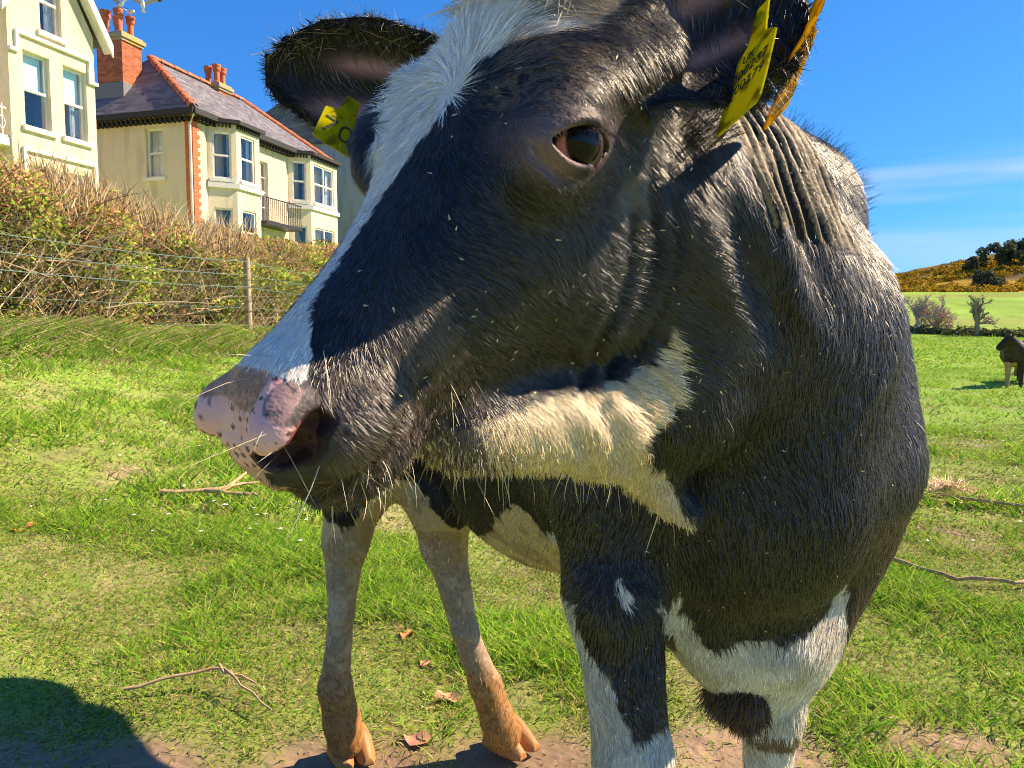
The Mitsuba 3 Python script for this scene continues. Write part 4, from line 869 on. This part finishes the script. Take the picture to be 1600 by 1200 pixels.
# folds of skin: behind the jaw, along the crest, under the eye, pores
def folds(p):
    q = to_head(p); X, Y, Z = p.T
    a = (X - .085) - .17 * (Z - .95) + .010 * np.sin(Z * 30)
    k = np.exp(-((a - .012) / .030) ** 2) * sst(.87, .92, Z) * sst(1.10, 1.02, Z) * sst(.5, .56, Y) * sst(.80, .72, Y)
    h = .0048 * k * np.cos(2 * np.pi * a / .022)
    b = (X - .19) + .40 * (Z - 1.12)
    zone = sst(.0, .015, b) * sst(.155, .135, b) * sst(1.025, 1.06, Z + .12 * (X - .25)) * (Y > .6) * (Y < 1.02)
    h += .0034 * zone * (.45 + .9 * meshkit.fbm(p * 30, 2, 84)) * np.cos(2 * np.pi * b / .0155 + 1.5 * (meshkit.fbm(p * 22, 3, 64) - .5))
    c = (X - .26) + .55 * (Z - 1.0)
    h += .010 * sst(.9, 1.0, Z) * sst(1.12, 1.02, Z) * np.exp(-((X - .24) / .07) ** 2) * np.cos(2 * np.pi * c / .085) * (Y > .62) * (Y < 1.0)
    g = (X - .02) * .85 + (Z - .88) * .6; tz = sst(.80, .83, Z) * sst(.95, .91, Z) * sst(.03, .06, X) * sst(.17, .14, X) * (Y < .95) * sst(.0, .02, .19 - q[:, 0])
    h += .0022 * tz * np.cos(2 * np.pi * (g + .012 * (meshkit.noise(p * 25, 83) - .5)) / .030)
    h += .006 * (meshkit.fbm(p * 9, 3, 81) - .5) * (np.abs(q[:, 1]) > -1) * sst(.16, .22, np.linalg.norm(q - V(.06, 0, -.03), axis=1))
    h += .0014 * (meshkit.fbm(p * 60, 3, 82) - .5)
    return h
cv = cv + cn * folds(cv)[:, None]
cn = vnormals(cv, cf)
rngc = np.random.default_rng(9)
col, ln, den, flow, thr, bare, face, pad = coat(cv, cn, rngc)
skin = np.where(bare[:, None], col, col * .75)
scene['m_skin'] = princ(VC, .55, specular=.35)
def nose_bump(p, n, uv): return mikit.fbm(p.x * 420, p.y * 420, p.z * 420, 2) * .0006
scene['m_skin'] = two({'type': 'bumpmap', 'arbitrary': mikit.proc(nose_bump, 4e-4), 'scale': 1.0, 'bsdf': {'type': 'principled', 'base_color': VC, 'roughness': .55, 'specular': .2}})
scene['m_fur'] = princ(VC, .38, specular=.75)
say('cow', 'young black and white cow close up, head turned left, white blaze down its face', 'cow')
reg('cow__body', mikit.ply((cv, cf), 'm_skin', True, color=skin))

def hair_on(n, weight, pick=None):
    tri = cv[cf]; ar = np.linalg.norm(np.cross(tri[:, 1] - tri[:, 0], tri[:, 2] - tri[:, 0]), axis=1) / 2
    w = ar * weight[cf].mean(1)
    i = rngc.choice(len(cf), n, p=w / w.sum())
    b = rngc.random((n, 2)); b = np.where(b.sum(1, keepdims=True) > 1, 1 - b, b); b = np.c_[1 - b.sum(1), b]
    root = (tri[i] * b[..., None]).sum(1); nn = unit((cn[cf[i]] * b[..., None]).sum(1))
    return root, nn
def fur(n, weight, lift, lscale=1.0, wid=.00085, light=1.0):
    root, nn = hair_on(n, weight)
    c, L, dn, fl, *_ = coat(root, nn, rngc)
    k = len(root)
    L = L * lscale * rngc.uniform(.55, 1.3, k)
    d = unit(fl + nn * (lift * rngc.uniform(.5, 1.6, k))[:, None] + rngc.normal(0, .14, (k, 3)))
    bend = (fl * .45 - nn * .16) * L[:, None] + rngc.normal(0, .06, (k, 3)) * L[:, None]
    c = c * rngc.uniform(.6, 1.45, (k, 1)) * light
    glint = rngc.random(k) < .03; c[glint] = c[glint] * 1.6 + .012
    dist = np.linalg.norm(root - V(0, 0, .95), axis=1)
    w = wid * np.clip(dist / .75, .75, 2.0) * rngc.uniform(.7, 1.3, k)
    return ribbons(root, d, L, w, nn + rngc.normal(0, .20, (k, 3)), bend, c * .8, c, 2, .55)
hw_ = den * np.where(face, 2.6, 1.0) * np.where(cv[:, 1] < 1.2, 1.0, .35)
coats = [fur(350000, hw_, .12, 1.0, .00074)]
reg('cow__fur', ply_n(*cat4(coats), 'm_fur'), kind='stuff')
# long hair: fringe under the throat and dewlap, the crest, ear edges, chin
Zc = cv[:, 2]; Xc = cv[:, 0]; Yc = cv[:, 1]
parts = []
def tufts(n, weight, L0, dirv, wid, c0, lift=.5, jitter=.35, droop=-.25):
    root, nn = hair_on(n, weight); k = len(root)
    c, *_ = coat(root, nn, rngc) if c0 is None else (np.tile(np.asarray(c0, float), (k, 1)),)
    L = L0 * rngc.uniform(.45, 1.25, k)
    d = unit(np.asarray(dirv, float) + nn * lift + rngc.normal(0, jitter, (k, 3)))
    bend = np.array([0, 0, droop]) * L[:, None] + rngc.normal(0, .15, (k, 3)) * L[:, None]
    c = c * rngc.uniform(.75, 1.3, (k, 1))
    parts.append(ribbons(root, d, L, wid * rngc.uniform(.6, 1.3, k), nn + rngc.normal(0, .4, (k, 3)), bend, c * .8, c, 3, .8))
under = thr & (cn[:, 2] < -.35) & (Yc < .98)
tufts(3500, under * 1.0, .006, (.15, 0, -1), .0009, (.66, .52, .28), .3)
tufts(60, under * (cn[:, 2] < -.6), .028, (.05, 0, -1), .0009, (.72, .60, .36), .2, .4)
zone_ = (Xc - .19) + .40 * (Zc - 1.12); inzone = (zone_ > -.01) & (zone_ < .145) & (Zc > 1.02) & (Yc < 1.02)
crest = ~inzone & (Yc > .62) & (Yc < 1.45) & (Xc > .15) & (Zc > .90) & (cn[:, 2] > .15) & (cn[:, 0] > .1) & ~face
tufts(750, crest * sst(1.02, 1.12, Zc), .022, (.45, .1, .35), .0006, (.016, .014, .014), .9, .25, .0)
qv = to_head(cv)
poll = face & (qv[:, 0] < -.07) & (np.abs(qv[:, 1]) < .06) & (cn @ HR[2] > .2)
tufts(900, poll * 1.0, .026, HR[0] * .5 + V(0, 0, .1), .0009, (.74, .66, .50), .5, .5, -.35)
for E in (EAR_R, EAR_L):
    a = E['tip'] - E['base']; A = axes(a, E['face']); c_ = (cv - E['base']) @ A.T; t_ = c_[:, 0] / np.linalg.norm(a)
    ear = (t_ > .15) & (t_ < 1.1) & (np.abs(c_[:, 1]) < .08) & (np.abs(c_[:, 2]) < .07)
    wdt = E.get('wid', .056) * np.interp(t_, [0, .2, .45, .7, .9, 1.0], [.58, .82, 1, .88, .52, .18])
    edge = ear & ((np.abs(c_[:, 1]) > wdt - .012) | (t_ > .93))
    tufts(2600, edge * 1.0, .008, A[0] * .5, .0007, (.012, .011, .012), .8, .35, -.1)
    tufts(200, (ear & (c_[:, 1] * (1 if A[1][2] > 0 else -1) > wdt * .35)) * 1.0, .024, A[0] * .6 + A[2] * .5, .0005, (.40, .30, .15), .3, .5, -.1)
muz = face & (qv[:, 0] > .13) & (qv[:, 2] < -.07)
tufts(1500, muz * 1.0, .006, (0, 0, -1), .0008, (.03, .022, .02), .8, .4)
tufts(50, (muz & (cn[:, 2] < -.5)) * 1.0, .022, (0.1, 0, -1), .0007, (.60, .48, .28), .5, .4)
muddy = (Xc > .24) & (np.linalg.norm((cv - V(.296, .98, .446)) * [1.0, .35, .75], axis=1) < .036) & (Yc < 1.02)
tufts(2600, muddy * 1.0, .024, (-.35, 0, -.9), .0016, (.085, .045, .015), .7, .5, -.2)
bel = (Yc > 1.1) & (Zc < .60) & (Zc > .45) & (cn[:, 2] < -.4)
tufts(900, bel * 1.0, .022, (0, 0, -1), .0012, (.20, .14, .08), .3, .4)
reg('cow__long_hair', ply_n(*cat4(parts), 'm_fur'), kind='stuff')
# whiskers: long pale hairs on the lip and chin
parts = []
wk = face & (qv[:, 0] > .21) & (qv[:, 1] > -.03) & (qv[:, 2] < .03) & ~pad
tufts(15, wk * 1.0, .030, HR[0] * .3 + V(0, 0, -.5), .0006, (.55, .50, .40), 1.0, .5, -.3)
tufts(14, (pad & (qv[:, 2] > -.03)) * 1.0, .05, HR[0] * .4 + HR[2] * .4, .0005, (.45, .40, .30), .8, .5, -.2)
reg('cow__whiskers', ply_n(*cat4(parts), 'm_fur'), kind='stuff')
# eyes: ball, brown-black iris turned back, pink white at the inner corner
def eyeball(sgn):
    m = trimesh.creation.icosphere(subdivisions=5); v = m.vertices.copy()
    X_, Y_, N_ = EYE_AX[0].copy(), EYE_AX[1].copy(), EYE_AX[2].copy(); c = EYE_C.copy()
    gaze = unit(N_ - .05 * X_ + .06 * Y_); r = .0305
    ca = v @ gaze; k = sst(.855, .885, ca)[:, None]
    scl = np.array([.56, .33, .31]) + np.array([.10, -.10, -.10]) * sst(.25, .8, v @ unit(X_ + .4 * N_))[:, None]
    scl = scl * (1 - .92 * sst(-.15, -.38, v @ X_)[:, None])
    veins = meshkit.fbm(v * [7, 7, 7], 3, 5)[:, None]; scl = scl * (.85 + .3 * veins)
    iris = np.array([.007, .0055, .006]); pup = np.array([.003, .003, .005])
    y = v @ Y_; pu = (ca > .92) & (np.abs(y) < .26)
    col = scl * (1 - k) + np.where(pu[:, None], pup, iris) * k
    vv = v * (r + .0014 * sst(.86, .97, ca)[:, None]) + c + X_ * .002 - N_ * .0265
    vv[:, 1] *= sgn; f = m.faces if sgn > 0 else m.faces[:, ::-1]
    return HO + vv @ HR, f, col
scene['m_eye'] = princ(VC, .06, specular=.24)
for s in (1, -1):
    v, f, c = eyeball(s); reg('cow__eye', mikit.ply((v, f), 'm_eye', True, color=c), 'large dark eye with pink showing at the inner corner' if s > 0 else None)
# lashes of the near eye
an_ = rngc.uniform(.15, 2.9, 260); rr = np.stack([np.cos(an_) * .028, np.sin(an_) * .0125], -1)
lr = EYE_C + rr @ EYE_AX[:2] + EYE_AX[2] * .0035; ld = EYE_AX[2] * .9 + rr @ EYE_AX[:2] * 22 - EYE_AX[1] * .55
lr, ld = HO + lr @ HR, ld @ HR + rngc.normal(0, .15, (260, 3)); LL = rngc.uniform(.005, .010, 260)
v, f, n, c = ribbons(lr, ld, LL, np.full(260, .0006), np.tile(HR[2], (260, 1)), np.tile(HR[2] * -.003, (260, 1)), np.tile([.02, .018, .02], (260, 1)), None, 2, .8)
reg('cow__eyelashes', ply_n(v, f, n, c, 'm_fur'), kind='stuff')
# hooves: two claws to a foot
def claw(at, fwd, side, wid, L, h):
    """One claw: flat sole, sloping front wall, rounded toe."""
    pr = []
    for t, w, z in ((-.45, .8, .75), (-.1, 1, .95), (.25, 1, .80), (.6, .82, .45), (.85, .5, .25)):
        for a in np.linspace(0, np.pi, 7): pr.append([t * L, math.cos(a) * w * wid / 2, max(.0, math.sin(a)) ** .7 * z * h])
        pr += [[t * L * 1.04, -w * wid / 2 * 1.08, 0], [t * L * 1.04, w * wid / 2 * 1.08, 0]]
    m = trimesh.convex.convex_hull(np.array(pr)); m = m.subdivide().subdivide()
    trimesh.smoothing.filter_taubin(m, iterations=6)
    F3 = np.array([fwd[0], fwd[1], 0.]); F3 /= np.linalg.norm(F3); S = np.array([-F3[1], F3[0], 0])
    v = np.asarray(at) + np.outer(m.vertices[:, 0], F3) + np.outer(m.vertices[:, 1] , S) + np.outer(m.vertices[:, 2], [0, 0, 1]) + S * side
    c = np.array([.36, .17, .055]) * (.55 + .9 * meshkit.fbm(v * [40, 40, 90], 3, 8))[:, None]
    return v, m.faces, c
scene['m_hoof'] = princ(VC, .55, specular=.4)
for (bx, by, fx, fy) in ((-.362, 1.650, .40, -.80), (-.012, 1.685, .70, -.60), (.165, .905, .5, -.8), (.352, 1.055, .5, -.8)):
    for sd in (-.024, .024):
        v, f, c = claw((bx, by, .0), (fx, fy), sd, .048, .080, .066)
        reg('cow__hoof', mikit.ply((v, f), 'm_hoof', True, color=c))

# ---------------------------------------------------------------- the other cattle, far off
def far_cow(key, label, at, yaw, sc, turn, look):
    """A small cow: continuous body with head, legs and tail; x forward, y left."""
    def sdf(p):
        m = p * [1, 1, 1]; s = np.stack([p[:, 0], np.abs(p[:, 1]), p[:, 2]], 1)
        d = rcone(m, V(.45, 0, .96), .29, V(-.45, 0, .96), .29); d = smin(d, ellip(m, (0, 0, .86), (.64, .36, .33)), .08)
        d = smin(d, rcone(m, V(-.50, 0, 1.02), .20, V(-.62, 0, .98), .16), .08)
        d = smin(d, rcone(m, V(.55, 0, 1.04), .20, V(.78, turn * .10, 1.24), .14), .08)
        hd = V(.84, turn * .14, 1.30); nz = hd + V(.06, turn * .21, -.22); d = smin(d, rcone(m, hd, .125, nz, .088), .04)
        ax = unit(np.cross(nz - hd, [0, 0, 1]))
        for e in (1, -1): d = smin(d, rcone(m, hd + ax * e * .08 + [0, 0, .05], .035, hd + ax * e * .27 + [-.03, 0, .09], .032), .02)
        for x0, x1, x2, r in ((.50, .48, .50, .11), (-.55, -.62, -.56, .14)):
            for y0 in (1,):
                d = smin(d, rcone(s, V(x0, .15, .75), r, V(x1, .15, .42), .068), .05); d = smin(d, rcone(s, V(x1, .15, .42), .064, V(x2, .15, .10), .048), .02); d = smin(d, rcone(s, V(x2, .15, .10), .045, V(x2 + .03, .15, .02), .05), .02)
        d = smin(d, rcone(m, V(-.70, 0, 1.05), .03, V(-.76, .02, .45), .028), .02); d = smin(d, rcone(m, V(-.76, .02, .45), .028, V(-.75, .02, .28), .045), .02)
        return d
    v, f = surface_nets(sdf, (-.95, -.55, -.04), (1.35, .55, 1.62), .022)
    c = np.tile([.030, .022, .018], (len(v), 1)); nz = meshkit.fbm(v * 2.6, 3, look)
    c[(v[:, 2] < .66 + .7 * (nz - .5)) & (v[:, 1] * (1 - 2 * (look % 2)) < .05)] = (.44, .28, .15); c[(v[:, 0] < -.40) & (np.abs(v[:, 1]) < .13) & (v[:, 2] < .9) & (v[:, 0] > -.72)] = (.40, .26, .14)
    c[(nz > .62) & (v[:, 2] > .6) & (v[:, 2] < 1.1)] *= 1.6
    c = c * (.8 + .4 * meshkit.fbm(v * 14, 3, look + 1))[:, None]
    v = v + vnormals(v, f) * (.012 * (meshkit.fbm(v * 9, 3, 7) - .5))[:, None]
    cy, sy = math.cos(yaw), math.sin(yaw); w = v * sc @ np.array([[cy, sy, 0], [-sy, cy, 0], [0, 0, 1]]) + [at[0], at[1], float(ground(*at)) - .01]
    say(key, label, 'cow'); reg(key + '__body', mikit.ply((w, f), 'm_skin', True, color=c))
far_cow('grazing_cow', 'distant brown black cow with tan legs in the right field, head turned to the left', (9.83, 15.0), -2.15, .72, -1.0, 100)
far_cow('grazing_cow_001', 'second distant dark cow, half cut off by the right edge of the picture', (10.75, 15.9), -1.9, .70, .6, 201)
# ---------------------------------------------------------------- ear tags
scene['m_tag'] = {'type': 'principledthin', 'base_color': mikit.proc(lambda p, n, uv: mikit.mix((.62, .58, .015), (.30, .24, .015), mikit.smoothstep(.50, .72, mikit.fbm(p.x * 70, p.y * 70, p.z * 70, 3)))), 'roughness': .45, 'diff_trans': .9, 'spec_trans': 0.0, 'eta': 1.4}
scene['m_tag_orange'] = {'type': 'principledthin', 'base_color': mikit.proc(lambda p, n, uv: mikit.mix((.80, .42, .012), (.40, .20, .01), mikit.smoothstep(.48, .70, mikit.fbm(p.x * 70, p.y * 70, p.z * 30, 3)))), 'roughness': .45, 'diff_trans': .9, 'spec_trans': 0.0, 'eta': 1.4}
scene['m_ink'] = princ((.05, .055, .02), .7)
def tag(org, across, down, outline, bsdf, label, lines, bend=.0):
    """A plastic ear tag: a bevelled sheet with a neck, printed lines, and its stud."""
    A = unit(across); D = np.asarray(down, float); D = unit(D - A * (D @ A)); N = np.cross(A, D)
    if N[1] > 0: N = -N
    def sh(a, b, h): return np.asarray(org) + np.multiply.outer(a, A) + np.multiply.outer(b, D) + np.multiply.outer(h + bend * b * b * 8, N)
    poly = Polygon(outline).buffer(-.002).buffer(.002, quad_segs=4)
    m = trimesh.creation.extrude_polygon(poly, .0016, engine='earcut'); m = m.subdivide_to_size(.012)
    v = np.array(m.vertices); k = reg('cow__ear_tag', mikit.ply((sh(v[:, 0], v[:, 1], v[:, 2]), m.faces), bsdf), label)
    for (txt, a, b, h, rot) in lines:
        t = meshkit.text_mesh(txt, h, .0004); w = np.array(t.vertices); c, s = math.cos(rot), math.sin(rot)
        ta, tb = a + w[:, 0] * c + w[:, 1] * s, b + w[:, 0] * s - w[:, 1] * c
        reg(k + '__lettering', mikit.ply((sh(ta, tb, w[:, 2] + .0022), t.faces), 'm_ink'))
    st = trimesh.creation.cylinder(.006, .006, sections=16); w = np.array(st.vertices); reg(k + '__stud', mikit.ply((sh(w[:, 0] + 0., w[:, 1] + .004, w[:, 2] + .001), st.faces), bsdf))
flag = [(-.007, -.012), (.007, -.012), (.009, .010), (.011, .022), (.026, .032), (.027, .095), (.024, .100), (-.024, .100), (-.027, .095), (-.026, .032), (-.011, .022), (-.009, .010)]
tag(V(.1934, .6125, 1.1882), V(.317, -.905, .283), V(-.243, -.366, -.898), flag, 'm_tag', 'yellow ear tag with rows of worn dark print', [('UK', -.012, .040, .0075, 0), ('000237', -.022, .054, .0085, 0), ('700179', -.022, .068, .0085, 0)], .06)
tag(V(.2350, .6100, 1.1990), V(.584, .589, .559), V(-.052, .714, -.699), flag, 'm_tag_orange', 'orange ear tag behind the yellow one', [('IIIIIIII', -.022, .088, .010, 0), ('700179', -.022, .050, .009, 0)], -.03)
tag(V(-.1412, .6858, 1.1400), V(.791, .398, -.466), V(-.197, -.554, -.809), [(-.006, -.010), (.006, -.010), (.008, .010), (.019, .015), (.019, .050), (-.019, .050), (-.019, .015), (-.008, .010)], 'm_tag', 'yellow ear tag on the far ear printed 703', [('703', -.0175, .040, .017, 0)], .0)
# ---------------------------------------------------------------- litter on the grass
scene['m_deadleaf'] = princ(VC, .75)
rl = np.random.default_rng(77)
def dead_leaf(at, size, yaw, tint, label):
    m = trimesh.creation.icosphere(subdivisions=2); k = 9
    a = np.linspace(0, 2 * np.pi, 14, endpoint=False); r = size * (.62 + .38 * np.abs(np.cos(a * 1.5 + rl.uniform(0, 3)))) * rl.uniform(.8, 1.1, 14)
    ring = np.stack([np.cos(a) * r, np.sin(a) * r * .7, .38 * r * np.abs(np.sin(a + 1)) * np.sin(3 * a + rl.uniform(0, 6)) + size * .12], -1); inner = ring * [.5, .5, .25]
    v = np.vstack([[0, 0, .003], inner, ring]); v = np.vstack([v, v - [0, 0, .0015]]); n = 14; f = []
    for j in range(n):
        j2 = (j + 1) % n; f += [[0, 1 + j, 1 + j2], [1 + j, 1 + n + j, 1 + n + j2], [1 + j, 1 + n + j2, 1 + j2]]
    f = np.array(f); f = np.vstack([f, f[:, ::-1] + 29]); c, s = math.cos(yaw), math.sin(yaw); w = v @ np.array([[c, s, 0], [-s, c, 0], [0, 0, 1]]) + at
    cc = np.asarray(tint) * (.7 + .6 * meshkit.fbm(w * 120, 3, 4))[:, None]
    reg('dead_leaf', mikit.ply((w, f), 'm_deadleaf', True, color=cc), label, 'leaf')
for at, sz, tint, lab in ((np.array([-1.95, 3.02, 0.]), .05, (.50, .20, .05), 'curled orange dead leaf in the grass at left edge'), (np.array([-.42, 3.05, 0]), .035, (.55, .27, .12), 'small tan dead leaf right of the hind leg, farthest of the leaves'),
        (np.array([-.33, 2.33, 0]), .04, (.50, .22, .08), 'tan dead leaf lying between the hind legs, upper one'), (np.array([.07, 2.36, 0]), .032, (.42, .17, .07), 'rounded reddish leaf beside the black foreleg'), (np.array([-.245, 2.12, 0]), .026, (.55, .30, .16), 'tiny pale leaf between the hind legs'),
        (np.array([-.17, 1.92, 0]), .045, (.56, .33, .17), 'pale jagged dead leaf lying between the hind hooves'), (np.array([-.22, 1.70, 0]), .042, (.45, .22, .15), 'reddish dead leaf on bare earth left of the stepping hoof')):
    at = at + [0, 0, float(ground(at[0], at[1])) + .007]; dead_leaf(at, sz, rl.uniform(0, 6), tint, lab)
scene['m_stick'] = princ(mikit.proc(lambda p, n, uv: mi.Color3f(.46, .31, .17) * (.6 + .8 * mikit.fbm(p.x * 50, p.y * 50, p.z * 50, 3))), .85)
def stick(paths, rad, label):
    m = MB()
    for p in paths:
        p = np.asarray(p, float); k = np.linspace(0, len(p) - 1, 4 * len(p)); q = np.stack([np.interp(k, np.arange(len(p)), p[:, i]) for i in range(3)], -1); q[:, 2] += ground(q[:, 0], q[:, 1]) + rl.normal(0, .003, len(q)); q[:, :2] += rl.normal(0, .004, (len(q), 2))
        m.add(*tube(q, np.linspace(rad, rad * .45, len(q)), 6))
    reg('twig', m.ply('m_stick', True), label, 'twig')
stick([[(-1.68, 3.62, .035), (-1.50, 3.70, .05), (-1.28, 3.95, .07), (-1.15, 4.05, .08)], [(-1.50, 3.70, .05), (-1.30, 3.70, .06), (-1.22, 3.70, .06)], [(-1.42, 3.75, .05), (-1.38, 3.98, .10)]], .012, 'forked dry twig lying on the grass left of the muzzle')
stick([[(-1.0, 1.92, .03), (-.78, 1.98, .06), (-.58, 1.80, .03)], [(-.78, 1.98, .06), (-.66, 1.92, .04)]], .005, 'thin bent twig left of the hind hoof')
stick([[(1.40, 2.95, .05), (1.60, 2.72, .03), (1.80, 2.65, .03), (1.95, 2.75, .05), (1.98, 2.85, .07)]], .009, 'curved dry twig on the grass right of the cow')
stick([[(2.35, 3.95, .05), (2.75, 3.75, .04), (3.1, 3.72, .05)]], .009, 'long thin twig at the right edge of the grass')
# tuft of hay, daisies, scraps
n = 900; r = np.random.default_rng(8); a = r.uniform(0, 6.28, n); q = np.abs(r.normal(0, .13, n)); x, y = 2.42 + np.cos(a) * q * 1.3, 4.2 + np.sin(a) * q; az = r.uniform(0, 6.28, n)
v, f, nn, c = ribbons(np.stack([x, y, ground(x, y) + r.uniform(.0, .09, n) * np.exp(-(q / .15) ** 2)], -1), np.stack([np.cos(az), np.sin(az), r.uniform(.0, .5, n)], -1), r.uniform(.05, .16, n), r.uniform(.003, .006, n), np.tile([0, -.5, 1.], (n, 1)), r.normal(0, .02, (n, 3)), np.tile([.58, .38, .14], (n, 1)) * r.uniform(.5, 1.3, (n, 1)), None, 2, .6)
reg('hay_clump', ply_n(v, f, nn, c, 'm_fur'), 'clump of straw coloured hay on the grass beside the cow\'s flank', 'hay')
n = 340; y = r.uniform(3, 9, n); x = y * r.uniform(-.68, .70, n); z = ground(x, y) + .045
d = MB()
for i in range(n):
    s = r.uniform(.006, .012); an_ = np.linspace(0, 2 * np.pi, 7)[:6]; d.add(np.vstack([[x[i], y[i], z[i] + .004], np.stack([x[i] + np.cos(an_) * s, y[i] + np.sin(an_) * s, np.full(6, z[i])], -1)]), [[0, k + 1, (k + 1) % 6 + 1] for k in range(6)])
reg('daisies', d.ply('m_white'), 'tiny white daisies scattered in the pasture', 'daisies', kind='stuff')
# chaff and dust caught in the cow's coat
root, nn = hair_on(700, den * np.where(face, 2.0, .8) * (cv[:, 1] < 1.15)); k = len(root); a = unit(rngc.normal(0, 1, (k, 3))); a = unit(a - nn * (a * nn).sum(1, keepdims=True))
v, f, n_, c = ribbons(root + nn * .007, a, rngc.uniform(.0015, .0055, k), rngc.uniform(.0008, .0014, k), nn, nn * .001, np.tile([.60, .47, .26], (k, 1)) * rngc.uniform(.5, 1.2, (k, 1)), None, 2, .5)
reg('cow__chaff', ply_n(v, f, n_, c, 'm_fur'), kind='stuff')
